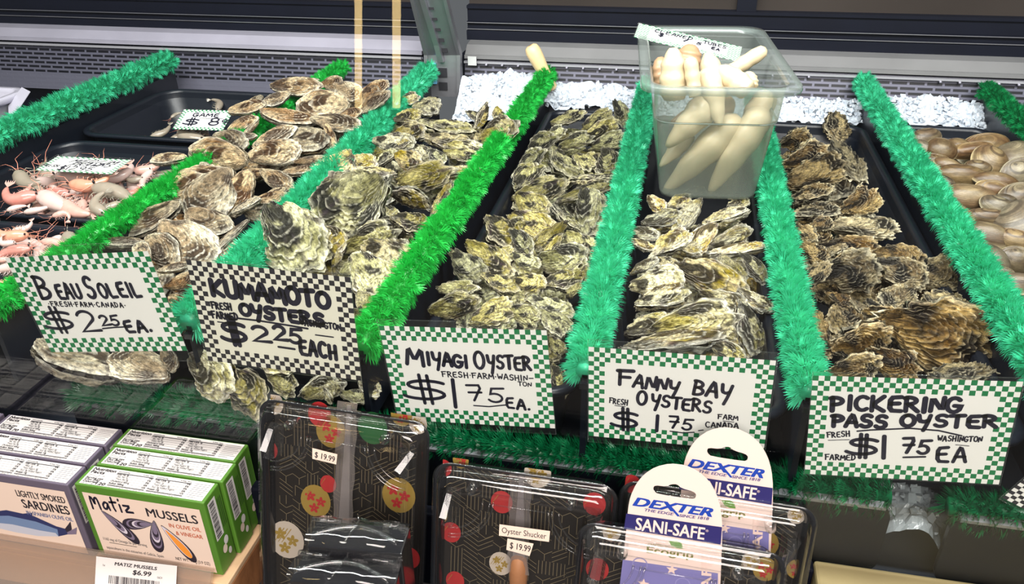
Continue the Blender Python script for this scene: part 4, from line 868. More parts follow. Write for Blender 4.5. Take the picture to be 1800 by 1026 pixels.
def shrimp_set(curl, seed):
    rg = random.Random(seed)
    path = []; ang = 0; p = np.array([.46, .02]); n = 26
    for k in range(n + 1):
        t = k / n; path.append((p[0], p[1], 0)); ang = curl * max(0, t - .38) ** 1.1 * 3.0
        p = p + np.array([-math.cos(ang), -math.sin(ang)]) / n * 1.02
    rs = []
    for k in range(n + 1):
        t = k / n; r = float(np.interp(t, [0, .04, .15, .32, .40, .6, .85, .95, 1], [.012, .065, .122, .150, .140, .120, .078, .052, .026]))
        if t > .40: r *= 1 + .07 * (1 - ((t - .4) * 10.5 % 1))
        rs.append(r)
    body = MB().tube(path, rs, 14, flat=.82)
    body.tube([(.42, .03, .02), (.56, .07, .02), (.66, .10, .02)], [.018, .010, .002], 6)              # rostrum
    e = np.array(path[-1]); dr = np.array(path[-1]) - np.array(path[-3]); dr /= np.linalg.norm(dr); sd = np.array([-dr[1], dr[0], 0])
    tail = MB()
    for s_ in (-1.1, -.5, .05, .55, 1.1):
        q = e + dr * .20 + sd * .10 * s_; w = np.array([0, 0, 1.]) * .012
        mid = e + dr * .11 + sd * .075 * s_; ww = sd * .026
        tail.add([e - w * .4, mid - ww, q, mid + ww, mid + w * 1.4], [(0, 1, 4), (1, 2, 4), (2, 3, 4), (3, 0, 4), (0, 3, 2, 1)], 0, False)
    legs = MB()
    for k in range(9):
        t = .16 + k * .075; i = int(t * n); b0 = np.array(path[i]); dd = np.array(path[i]) - np.array(path[i - 1]); dd /= np.linalg.norm(dd); out = np.array([dd[1], -dd[0], 0]); out = out if out[1] < 0 or k > 5 else -out
        out = np.array([-dd[1], dd[0], 0]) * (1 if np.cross(dd, [0, 0, 1])[1] > 0 else 1)
        ln = .17 if k < 5 else .10
        m_ = b0 + out * (rs[i] * .8 + ln * .5) + np.array([.03, 0, .03 * (-1) ** k]); tp = b0 + out * (rs[i] * .8 + ln) + np.array([-.05, 0, 0])
        legs.tube([b0 + out * rs[i] * .7, m_, tp], [.012, .008, .003], 5)
    ant = MB()
    for s_ in (-1, 1):
        ant.tube([(.46, .0, .03 * s_), (.62, -.03 + .06 * s_, .05), (.85, .10 * s_, .03), (1.05, .22 * s_ + rg.uniform(-.1, .1), -.02)], [.007, .005, .004, .002], 5)
    eye = MB()
    for s_ in (-1, 1): eye.tube([(.41, .045, .045 * s_), (.425, .055, .085 * s_), (.43, .057, .105 * s_)], [.012, .026, .012], 8)
    return body, tail, legs, ant, eye
SSETS = []
for i, cu in enumerate((.25, .75, 1.2)):
    b_, t_, l_, a_, e_ = shrimp_set(cu, i)
    SSETS.append({nm: [('body_' , b_.mesh('shrimp_body', SM[nm])), ('tail_fan', t_.mesh('tail_fan', SM['pink' if nm != 'grey' else 'grey'])), ('legs', l_.mesh('legs', SM[nm])), ('antennae', a_.mesh('antennae', M['feeler'])), ('eyes', e_.mesh('eyes', M['eye']))] for nm in SM})
def shrimp(hd, tl, z, colr, label, group, var=None, roll=None, tilt=20, lift=0.):
    mid = onz((hd[0] + tl[0]) / 2, (hd[1] + tl[1]) / 2, z); t = math.radians(tilt); n = np.array([0, -math.sin(t), math.cos(t)])
    A, B = onpl(*hd, mid, n), onpl(*tl, mid, n); X = A - B; ln = np.linalg.norm(X); X /= ln; Z = n; Y = np.cross(Z, X)
    var = random.randrange(3) if var is None else var; c = (A + B) / 2 + n * (ln * .02 + lift)
    if random.random() < .5: Y, Z = -Y, -Z
    s_ = ln * .95
    root = bpy.data.objects.new('shrimp', None); COL.objects.link(root); root.empty_display_size = .01
    root.matrix_world = Matrix(((X[0], Y[0], Z[0], c[0]), (X[1], Y[1], Z[1], c[1]), (X[2], Y[2], Z[2], c[2]), (0, 0, 0, 1))) @ Matrix.Rotation(roll if roll is not None else random.uniform(-.25, .25), 4, 'X') @ Matrix.Diagonal((s_ * 1.05, s_ * 1.15, s_ * 1.15, 1))
    for nm, me in SSETS[var][colr]:
        o = bpy.data.objects.new('body' if nm == 'body_' else nm, me); COL.objects.link(o); o.parent = root
    return tag(root, label, 'shrimp', group)
CN = {'pink': 'pink', 'grey': 'grey', 'orange': 'orange', 'pale': 'pale pink', 'red': 'red'}
def shrimps(items, where, group, z, tilt=20):
    rows = sorted(items, key=lambda q: -(q[1] + q[3])); ri = 0
    while rows:
        row = sorted(rows[:3], key=lambda q: q[0] + q[2]); rows = rows[3:]
        for q, w in zip(row, ['left', 'middle', 'right']):
            shrimp((q[0], q[1]), (q[2], q[3]), z + (q[5] if len(q) > 5 else 0), q[4], f'{CN[q[4]]} raw shrimp, {w}, {ROWS[ri]} row from front, {where}', group, tilt=tilt)
        ri += 1
shrimps([(30,300,58,338,'grey'),(75,340,-10,362,'red',.008),(68,338,130,375,'pale',.004),(120,322,185,332,'orange',.012),(158,330,238,348,'grey',.010),(100,352,150,384,'pink'),(190,378,150,352,'grey',.006),(60,318,112,326,'pale'),(95,308,158,316,'pale'),(170,318,245,304,'pale',.006),(228,302,290,296,'pink'),(270,298,240,330,'pale'),(40,374,85,366,'pale'),(90,382,130,370,'pink'),(215,355,165,380,'grey'),(190,300,235,292,'pink'),(130,300,178,310,'pink'),(20,350,60,330,'pink'),(200,340,245,345,'red'),(125,345,85,332,'red'),(255,312,215,322,'grey'),(10,372,45,360,'pale')],
        'shrimp tray lying farther back', 'shrimp under the prawn card', -.045)
shrimps([(55,412,-20,420,'orange'),(58,438,-10,446,'red'),(40,468,-20,478,'pale'),(35,492,-15,505,'orange'),(110,440,60,455,'pale'),(70,425,120,430,'pink'),(30,425,-10,432,'pale'),(20,455,-20,460,'pink'),(30,515,-10,525,'pink'),(95,470,40,485,'pale'),(60,500,20,512,'pale'),(150,430,110,445,'pale'),(20,405,60,402,'pale')],
        'front shrimp tray', 'shrimp in the front tray', -.040)
for k, (px, py, ln, an) in enumerate(grid_fill([(60, 386), (190, 388), (290, 300), (60, 300)], 6, 4, 85, 70) + grid_fill([(10, 510), (110, 510), (150, 425), (10, 415)], 3, 4, 90, 80)):
    a_ = math.radians(an); fr_ = k >= 24
    shrimp((px - math.cos(a_) * ln / 2, py - math.sin(a_) * ln / 3), (px + math.cos(a_) * ln / 2, py + math.sin(a_) * ln / 3), -.062, random.choice(['pale', 'pink', 'grey']), 'raw shrimp half buried in the ' + ('front shrimp tray' if fr_ else 'second shrimp tray'), 'buried shrimp, ' + ('front tray' if fr_ else 'second tray'))
shrimps([(262,242,305,228,'grey'),(366,246,296,238,'grey',.004),(300,208,316,196,'grey'),(380,196,392,172,'grey'),(340,238,285,250,'grey'),(330,226,375,232,'grey')],
        'rear tray', 'grey prawns in the rear tray', -.070)
# ================================================================== customer side: shelf, tins in cartons
class Face:
    """a flat face with its own axes; print goes on it in metres"""
    def __init__(s, o, ux, uy): s.o = np.array(o, float); s.ux = np.array(ux, float); s.uy = np.array(uy, float); s.n = np.cross(s.ux, s.uy); s.n /= np.linalg.norm(s.n)
    def put(s, u, v, off=.0003): return s.o + s.ux * u + s.uy * v + s.n * off
    def poly(s, mb, pts, mi, off=.0003): mb.add([s.put(*p, off) for p in pts], [tuple(range(len(pts)))], mi)
    def rect(s, mb, u0, v0, u1, v1, mi, off=.0003): s.poly(mb, [(u0, v0), (u1, v0), (u1, v1), (u0, v1)], mi, off)
    def text(s, mb, t, u, v, h, mi, w=None, bold=0., shear=0., off=.0006, rot=0.):
        """baseline start (u, v), capital height h, optional fitted width w"""
        vs, fs, tw = text_shape(t, 0., shear); k = h / .70; kx = k if w is None else w / max(tw, 1e-6); c, sn = math.cos(rot), math.sin(rot)
        for i, (bx, by) in enumerate(bold_shifts(bold)):
            mb.add([s.put(u + (x * kx + bx * k) * c - (y + by) * k * sn, v + (x * kx + bx * k) * sn + (y + by) * k * c, off + i * .00003) for x, y in vs], fs, mi)
_TS = {}
def bold_shifts(b): return [(0, 0)] if b <= 0 else [(-b, -b * .6), (b, -b * .6), (-b, b * .6), (b, b * .6), (0, 0)]
def text_shape(t, bold, shear):
    key = (t, bold, shear)
    if key not in _TS:
        cu = bpy.data.curves.new('lettering_shape', 'FONT'); cu.body = t; cu.size = 1; cu.offset = bold; cu.shear = shear; cu.resolution_u = 3; cu.fill_mode = 'FRONT'
        ob = bpy.data.objects.new('lettering_shape', cu); COL.objects.link(ob)
        dg = bpy.context.evaluated_depsgraph_get(); dg.update(); me = bpy.data.meshes.new_from_object(ob.evaluated_get(dg))
        vs = [(v.co.x, v.co.y) for v in me.vertices]; fs = [tuple(p.vertices) for p in me.polygons]
        x0 = min((v[0] for v in vs), default=0); vs = [(x - x0, y) for x, y in vs]; tw = max((v[0] for v in vs), default=1)
        COL.objects.unlink(ob); bpy.data.objects.remove(ob); bpy.data.curves.remove(cu); bpy.data.meshes.remove(me); _TS[key] = (vs, fs, tw)
    return _TS[key]
def ell(cx_, cy_, rx, ry, rot=0., n=20, a0=0, a1=360):
    c, s_ = math.cos(rot), math.sin(rot); out = []
    for k in range(n if a1 - a0 >= 360 else n + 1):
        a = math.radians(a0 + (a1 - a0) * k / n); x, y = rx * math.cos(a), ry * math.sin(a); out.append((cx_ + x * c - y * s_, cy_ + x * s_ + y * c))
    return out
def tear(cx_, cy_, L_, W_, rot, n=24):
    out = []; c, s_ = math.cos(rot), math.sin(rot)
    for k in range(n):
        a = 2 * math.pi * k / n; x = L_ / 2 * math.cos(a); y = W_ / 2 * math.sin(a) * (.62 - .38 * math.cos(a)) ** .8
        out.append((cx_ + x * c - y * s_, cy_ + x * s_ + y * c))
    return out
PK = [pmat('panel_white', (.70, .66, .64), .5), M['ink'], pmat('print_grey', (.13, .125, .13), .5), pmat('carton_green', srgb(78, 124, 40), .45, noise=.08), pmat('carton_panel', srgb(226, 204, 188), .5), pmat('print_orange', srgb(196, 100, 66), .5),
      pmat('print_blue_grey', srgb(110, 120, 160), .5), pmat('mussel_dark', srgb(44, 36, 48), .5), pmat('mussel_mid', srgb(120, 108, 130), .5), pmat('mussel_light', srgb(206, 198, 210), .5), pmat('mussel_meat', srgb(232, 146, 54), .5),
      pmat('fish_back', srgb(42, 48, 92), .5), pmat('fish_side', srgb(110, 132, 168), .5), pmat('fish_belly', srgb(190, 192, 204), .5), pmat('carton_slate', srgb(96, 88, 104), .45, noise=.08), pmat('print_black', (.015, .013, .02), .5)]
WHITE, INK, GREY, GRN, PANEL, ORG, BLU, MD, MM, ML, MEAT, FB, FS, FL, SLATE, BLK = range(16)

def nutrition(mb, fc, w, d, cal):
    fc.rect(mb, .004, .002, w - .003, d - .0015, WHITE, .0002)
    s_ = d / .027
    fc.text(mb, 'Nutrition', .006, d - .0064 * s_, .0036 * s_, BLK, .0235, .030, .12); fc.text(mb, 'Facts', .006, d - .0105 * s_, .0036 * s_, BLK, .0140, .030, .12)
    fc.text(mb, 'About 1 serving', .006, d - .0132 * s_, .0013 * s_, GREY, .017); fc.text(mb, 'per container', .006, d - .0150 * s_, .0013 * s_, GREY, .013)
    fc.text(mb, 'Serving size', .006, d - .0176 * s_, .0019 * s_, BLK, .018, .03, .1); fc.text(mb, '3.0oz (85g)', .006, d - .0199 * s_, .0019 * s_, BLK, .016, .03, .1)
    fc.text(mb, 'Calories', .006, d - .0226 * s_, .0021 * s_, BLK, .0145, .03, .1); fc.text(mb, 'per serving', .006, d - .0244 * s_, .0012 * s_, BLK, .012); fc.text(mb, cal, .0205, d - .0243 * s_, .0034 * s_, BLK, .0095, .03, .1)
    for c0, c1, nm in ((.032, .070, ('Total Fat 7g', 'Sat. Fat 1g', 'Trans Fat 0g', 'Cholesterol 60mg', 'Sodium 360mg')), (.072, .109, ('Total Carb. 1g', 'Fiber 1g', 'Total Sugars 0g', 'Incl. 0g Added Sugars', 'Protein 12g'))):
        fc.text(mb, 'Amount/serving', c0, d - .0048 * s_, .0012 * s_, BLK, .012, .01); fc.text(mb, '% Daily Value', c1 - .012, d - .0048 * s_, .0012 * s_, BLK, .011, .01)
        fc.rect(mb, c0, d - .0066 * s_, c1, d - .0056 * s_, BLK)
        for k, t in enumerate(nm):
            y = d - (.0085 + k * .0031) * s_
            fc.text(mb, t, c0 + (.003 if k in (1, 2) or (k == 3 and c0 > .05) else 0), y, .0019 * s_, BLK if k in (0, 4) or (k == 3 and c0 < .05) else GREY, None, .030 if k in (0, 4) else .012)
            fc.text(mb, ('9%', '5%', '', '20%', '16%')[k] or '0%', c1 - .004, y, .0018 * s_, BLK, .0038, .02); fc.rect(mb, c0, y - .0009 * s_, c1, y - .0006 * s_, GREY)
        fc.rect(mb, c0, d - .0230 * s_, c1, d - .0221 * s_, BLK)
    fc.text(mb, 'Vitamin D 0mcg 0%  Calcium 40mg 4%  Iron 2.7mg 15%  Potassium 240mg 4%', .032, d - .0247 * s_, .0012 * s_, GREY, .072)
    for k in range(8): fc.rect(mb, .112, d - (.005 + k * .0024) * s_, .112 + (.016, .017, .015, .017, .016, .014, .017, .010)[k], d - (.0055 + k * .0024) * s_ , GREY)
def barcode(mb, fc, u0, v0, u1, v1, seed=1, vertical=True):
    rg = random.Random(seed); fc.rect(mb, u0, v0, u1, v1, WHITE, .0003); p = (v0 if vertical else u0) + .002; end = (v1 if vertical else u1) - .002
    while p < end:
        w = rg.choice([.0004, .0004, .0008, .0012])
        if vertical: fc.rect(mb, u0 + .0015, p, u1 - .003, min(p + w, end), BLK, .0005)
        else: fc.rect(mb, p, v0 + .0015, min(p + w, end), v1 - .0008, BLK, .0005)
        p += w + rg.choice([.0004, .0006, .0010])
def shell_art(mb, fc, cx_, cy_, L_, W_, rot, open_=False):
    c, s_ = math.cos(rot), math.sin(rot)
    fc.poly(mb, tear(cx_, cy_, L_, W_, rot), MD, .0006)
    if open_:
        fc.poly(mb, tear(cx_ + .002 * c, cy_ + .002 * s_, L_ * .86, W_ * .78, rot), ML, .0007); fc.poly(mb, tear(cx_, cy_, L_ * .76, W_ * .62, rot), MEAT, .0008)
        return
    for q, m_ in ((.86, MM), (.78, MD), (.66, ML), (.58, MM), (.48, MD), (.38, MM)):
        k = (1 - q) * L_ * .42; fc.poly(mb, tear(cx_ + c * k, cy_ + s_ * k, L_ * q, W_ * q * .92, rot), m_, .0006 + (1 - q) * .0006)
CH = .094
def carton(x, yf, kind, label, w=.133, d=.0265, zt=-.100, h=CH, front=True, rot=0.):
    root = empty('tin_carton', (x, yf, zt - h), (0, 0, rot)); tag(root, label, 'carton', 'green mussel cartons' if kind == 'mussel' else 'slate sardine cartons')
    body = MB().box(0, w, 0, d, 0, h); base = GRN if kind == 'mussel' else SLATE
    bx = o = body.build('box', PK[base], root); bevel(o, .0012, 2)
    mb = MB(); top = Face((0, 0, h), (1, 0, 0), (0, 1, 0)); nutrition(mb, top, w, d, '120' if kind == 'mussel' else '170'); o = mb.build('top_print', PK, bx); o['label'] = 'white nutrition facts panel'
    if front:
        mb = MB(); f = Face((0, 0, 0), (1, 0, 0), (0, 0, 1.46)); H_, h = h, .0644; f.rect(mb, .006, .002, w - .006, h - .006, PANEL)
        if kind == 'mussel':
            # hand-drawn brand word: drawn strokes
            put = lambda q: f.put(q[0], q[1], .0006)
            U, V, k = .0120, h - .0185, .0098
            for st, dxl in (([(0, -.1), (.05, .95), (.25, .9), (.42, .3), (.5, .85), (.75, .95), (.85, .7), (.9, -.05)], 0), ([(.75, .55), (.45, .68), (.15, .4), (.2, .05), (.5, .05), (.72, .5), (.8, 0)], 1.15), ([(.4, 1.15), (.38, .3), (.5, 0)], 2.05), ([(.1, .72), (.8, .78)], 2.05), ([(.2, .62), (.22, .0)], 3.0), ([(.2, 1.0), (.22, 1.08)], 3.0), ([(.1, .6), (.85, .62), (.1, .05), (1.0, .08)], 3.5)):
                ribbon(mb, [(U + (dxl + a) * k * .98, V + b_ * k) for a, b_ in smooth2(st)], .0019, put, INK)
            f.text(mb, 'MUSSELS', .0700, h - .0188, .0073, BLK, .0520, .016); f.text(mb, 'IN OLIVE OIL', .0900, h - .0256, .0034, ORG, .0325, .010); f.text(mb, '& VINEGAR', .0950, h - .0318, .0034, ORG, .0275, .010)
            shell_art(mb, f, .0355, h - .0330, .040, .0150, math.radians(140)); shell_art(mb, f, .0560, h - .0275, .034, .0135, math.radians(8)); shell_art(mb, f, .0720, h - .0365, .0300, .0185, math.radians(78)); shell_art(mb, f, .0945, h - .0400, .0400, .0155, math.radians(132), True)
            f.text(mb, '1165 mg of Omega-3s per serving', .0110, .0165, .0026, GREY, .0470); f.rect(mb, .016, .0142, .046, .0147, ORG); f.text(mb, 'aquaculture in the estuaries of Galicia, Spain', .0110, .0085, .0026, GREY, .0620); f.text(mb, 'NET WT. 111g (3.9 OZ)', .0860, .0085, .0028, BLK, .036)
        else:
            f.text(mb, 'LIGHTLY SMOKED', w - .062, h - .0165, .0056, BLK, .053, .012); f.text(mb, 'SARDINES', w - .060, h - .0265, .0076, BLK, .051, .018); f.text(mb, 'IN SPANISH OLIVE OIL', w - .0595, h - .0325, .0034, BLU, .051, .008)
            up = [(.02, .026), (.05, .0325), (.08, .031), (.102, .0245), (.112, .0235)]; lo = [(.112, .0185), (.100, .0150), (.075, .0120), (.05, .0120), (.02, .014)]
            f.poly(mb, up + lo, FB, .0005); f.poly(mb, [(.02, .023), (.05, .0275), (.08, .026), (.102, .0218)] + lo[1:], FS, .0006); f.poly(mb, [(.02, .018), (.05, .0195), (.08, .0180), (.098, .0180)] + lo[1:], FL, .0007)
            f.poly(mb, [(.111, .0235), (.121, .0315), (.119, .0240), (.112, .0195)], MD, .0006); f.poly(mb, [(.112, .0205), (.126, .0270), (.122, .0200), (.112, .0185)], MM, .0007); f.poly(mb, [(.066, .0312), (.080, .0340), (.078, .0300)], FB, .0006)
        o = mb.build('front_print', PK, bx); o['label'] = 'cream front panel with printed shellfish' if kind == 'mussel' else 'cream front panel with printed fish'
    h = CH; mb = MB(); sd = Face((w, 0, 0), (0, 1, 0), (0, 0, 1)); barcode(mb, sd, d * .14, h * .44, d * .60, h * .94, int(x * 1000 + yf * 7777) % 97, True)
    sd.poly(mb, ell(d * .62, h * .34, .0036, .0050), WHITE); sd.poly(mb, ell(d * .45, h * .26, .0036, .0050), PANEL, .0005); sd.poly(mb, ell(d * .70, h * .17, .0026, .0040), WHITE)
    for k in range(3): sd.rect(mb, d * (.68 + .09 * k), h * .50, d * (.70 + .09 * k), h * .88, BLK)
    mb.build('side_print', PK, bx)
    if kind == 'mussel' or not front:
        mb = MB().add([(.001, .0005, h + .0003), (w * .98, .0005, h + .0003), (w * .985, -.0004, h + .0012), (.001, -.0004, h + .0012)], [(0, 1, 2, 3)]); mb.build('lid_edge', PK[base], root)
    return root
XL = -.5215
carton(XL, .4645, 'mussel', 'front green mussel carton with its cream front panel showing'); carton(XL + .003, .4925, 'mussel', 'middle green mussel carton of the three', front=False); carton(XL + .001, .5200, 'mussel', 'rear green mussel carton against the glass', front=False)
for k, (yy, xx, lb) in enumerate(((.4615, XL - .1375, 'front slate sardine carton with a printed fish on its front'), (.4895, XL - .1390, 'middle slate sardine carton left of the mussel cartons'), (.5175, XL - .1375, 'rear slate sardine carton left of the mussel cartons'))):
    carton(xx, yy, 'sardine', lb, front=(k == 0), rot=0)
for k, (yy, lb) in enumerate(((.4615, 'front slate carton cut off at the left edge'), (.4895, 'middle slate carton cut off at the left edge'), (.5175, 'rear slate carton cut off at the left edge'))):
    carton(XL - .2765, yy, 'sardine', lb, front=(k == 0))

# wooden display shelf with a clear price rail
SZ = -.1950
sh = empty('display_shelf', (-.62, .468, SZ - .15)); tag(sh, 'pale wooden display shelf carrying the tin cartons', 'shelf')
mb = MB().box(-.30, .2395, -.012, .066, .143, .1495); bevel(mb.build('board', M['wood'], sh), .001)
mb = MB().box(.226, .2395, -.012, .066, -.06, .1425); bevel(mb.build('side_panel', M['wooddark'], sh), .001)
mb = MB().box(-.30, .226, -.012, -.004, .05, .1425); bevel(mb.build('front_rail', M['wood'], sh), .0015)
RT, RB = (.4575, -.1800), (.4265, -.2330)
rl = empty('price_rail', (-.62, RB[0], RB[1])); tag(rl, 'clear plastic price rail along the front of the wooden shelf', 'price rail')
mb = MB(); mb.add([(-.30, 0, 0), (.226, 0, 0), (.226, RT[0] - RB[0], RT[1] - RB[1]), (-.30, RT[0] - RB[0], RT[1] - RB[1])], [(0, 1, 2, 3)])
mb.add([(-.30, .003, -.001), (.226, .003, -.001), (.226, RT[0] - RB[0] + .0035, RT[1] - RB[1] - .002), (-.30, RT[0] - RB[0] + .0035, RT[1] - RB[1] - .002)], [(0, 1, 2, 3)])
thicken(mb.build('rail', M['strip'], rl), .0008)
lc = Card([(187, 980), (323, 995), (297, 1045), (149, 1025)], (0, RT[0] - .0022, RT[1] + .0012), (0, -.863, .505))
lab = empty('price_label', tuple(lc.c)); tag(lab, 'white shelf label priced $6.99 with a barcode below the mussel carton', 'price label')
fc = Face(-lc.ux * lc.w / 2 - lc.uy * lc.h / 2, lc.ux, lc.uy); mb = MB(); kw_ = lc.w / .092; kh_ = lc.h / .040
fc.rect(mb, 0, 0, lc.w, lc.h, WHITE, .0)
fc.text(mb, 'MATIZ MUSSELS', .022 * kw_, .0310 * kh_, .0045 * kh_, BLK, .048 * kw_, .02, .12); fc.text(mb, '$6.99', .043 * kw_, .0215 * kh_, .0062 * kh_, BLK, .021 * kw_, .02, .12); fc.text(mb, 'EACH', .071 * kw_, .020 * kh_, .0020, GREY, .005); fc.text(mb, '1x', .008, .028 * kh_, .002, GREY)
barcode(mb, fc, .014 * kw_, .003 * kh_, .076 * kw_, .0175 * kh_, 5, False)
mb.build('label_card', PK, lab)
# ================================================================== clamshell packs of oyster knives, hang cards
LEAN = math.radians(15); LN = (0, -math.cos(LEAN), math.sin(LEAN))
class Pack(Card):
    """a flat leaning pack; measured points become places on it"""
    def __init__(s, tl, tr, y, h, root=None):
        s.p0 = np.array([0, y, -.10]); s.n = np.array(LN); a, b = onpl(*tl, s.p0, s.n), onpl(*tr, s.p0, s.n)
        s.ux = b - a; s.w = np.linalg.norm(s.ux); s.ux /= s.w; s.uy = np.cross(s.n, s.ux); s.h = h; s.c = a          # origin: top-left corner, v grows upward
        s.base = s.c - s.uy * h + s.ux * s.w / 2
    def L(s, u, v, off=0.): return s.c + s.ux * u + s.uy * v + s.n * off - s.base
    def at2(s, px, py, off=0.):
        d = onpl(px, py, s.p0 + s.n * off, s.n) - s.c; return np.array([d.dot(s.ux), d.dot(s.uy)])
    def ring(s, e, r, off, n=6, extra=0.): return [tuple(s.L(a, b, off)) for a, b, _ in rrect(e, s.w - e, -s.h + e, -e, max(r, .003), 0, n)]
    def poly(s, mb, pts, mi, off): mb.add([s.L(*p, off) for p in pts], [tuple(range(len(pts)))], mi)
    def ptext(s, mb, t, p0, p1, cap, mi, off, bold=0., shear=0.):
        a, b = s.at2(*p0, off), s.at2(*p1, off); h = np.linalg.norm(s.at2(p0[0], p0[1] - cap, off) - a); rot = math.atan2(*(b - a)[::-1])
        vs, fs, tw = text_shape(t, 0., shear); kx = np.linalg.norm(b - a) / tw; k = h / .70; c, sn = math.cos(rot), math.sin(rot)
        for i, (bx, by) in enumerate(bold_shifts(bold)):
            mb.add([s.L(a[0] + (x + bx) * kx * c - (y + by) * k * sn, a[1] + (x + bx) * kx * sn + (y + by) * k * c, off + i * .00003) for x, y in vs], fs, mi)
    def pquad(s, mb, q, mi, off): s.poly(mb, [s.at2(*p, off) for p in q], mi, off)
TP = [M['blackgloss'], pmat('gold_line', (.13, .105, .06), .5), pmat('flower_gold', srgb(140, 116, 48), .5), pmat('flower_red', srgb(160, 34, 36), .5), pmat('flower_white', srgb(176, 166, 152), .5), pmat('leaf_green', srgb(22, 84, 40), .4), pmat('tray_brown', (.009, .007, .006), .5, spec=.25)]
def tray_pattern(pk, mb, off, seed, e=.012):
    rg = random.Random(seed); c = .0135; lw = .00028
    def seg(u0, v0, u1, v1):
        d = np.array([u1 - u0, v1 - v0]); d /= np.linalg.norm(d); n = np.array([-d[1], d[0]]) * lw
        pk.poly(mb, [(u0 - n[0], v0 - n[1]), (u1 - n[0], v1 - n[1]), (u1 + n[0], v1 + n[1]), (u0 + n[0], v0 + n[1])], 1, off)
    nu = int((pk.w - 2 * e) / c); nv = int((pk.h - 2 * e) / c)
    for i in range(nu):
        for j in range(nv):
            u, v = e + i * c, -e - (j + 1) * c; k = rg.choice('vv/\\yhc')
            if k == 'v':
                for q in (.15, .4, .65, .9): seg(u + q * c, v, u + q * c, v + c)
            elif k in '/\\':
                for q in (.0, .33, .66):
                    a, b = (v + q * c, v + min(1.4, q + .6) * c); a, b = (a, b) if k == '/' else (b, a); seg(u, a, u + c, b)
            elif k == 'y':
                seg(u + c / 2, v + c / 2, u + c / 2, v); seg(u + c / 2, v + c / 2, u, v + .8 * c); seg(u + c / 2, v + c / 2, u + c, v + .8 * c)
            elif k == 'h':
                seg(u, v + .3 * c, u + c / 2, v); seg(u + c / 2, v, u + c, v + .3 * c); seg(u, v + .3 * c, u, v + .9 * c); seg(u + .5 * c, v + .3 * c, u + .5 * c, v + c)
            else:
                seg(u + .2 * c, v + .1 * c, u + .2 * c, v + .9 * c); seg(u + .2 * c, v + .9 * c, u + .9 * c, v + .6 * c)
def flower_disc(pk, mb, px, py, rpx, kind, off):
    u, v = pk.at2(px, py, off); r = np.linalg.norm(pk.at2(px + rpx, py, off) - (u, v)); e = .004
    cl = lambda pts: [(min(max(a, e), pk.w - e), min(b, -e)) for a, b in pts]
    mi = {'gold': 2, 'red': 3, 'white': 4, 'green': 5}[kind]
    pk.poly(mb, cl(ell(u, v, r, r * 1.12, 0, 22)), mi, off + .0002)
    if kind in ('gold', 'white', 'red'):
        for (a, b, q) in ((-.35, .3, .42), (.35, .0, .40), (-.1, -.5, .40)):
            for k in range(5):
                t = k * 1.2566 + q * 7; pk.poly(mb, cl(ell(u + r * (a + .24 * q * 2 * math.cos(t)), v + r * (b + .24 * q * 2 * math.sin(t)), r * q * .42, r * q * .26, t, 8)), {'gold': 3, 'white': 2, 'red': 3}[kind], off + .0004)
        for k in range(4 if kind == 'white' else 1): pk.poly(mb, cl([(u - r * .9 + k * r * .2, v - r * .2), (u - r * .86 + k * r * .2, v - r * .2), (u - r * .3 + k * r * .2, v + r * .7), (u - r * .36 + k * r * .2, v + r * .7)]), 2, off + .0005)
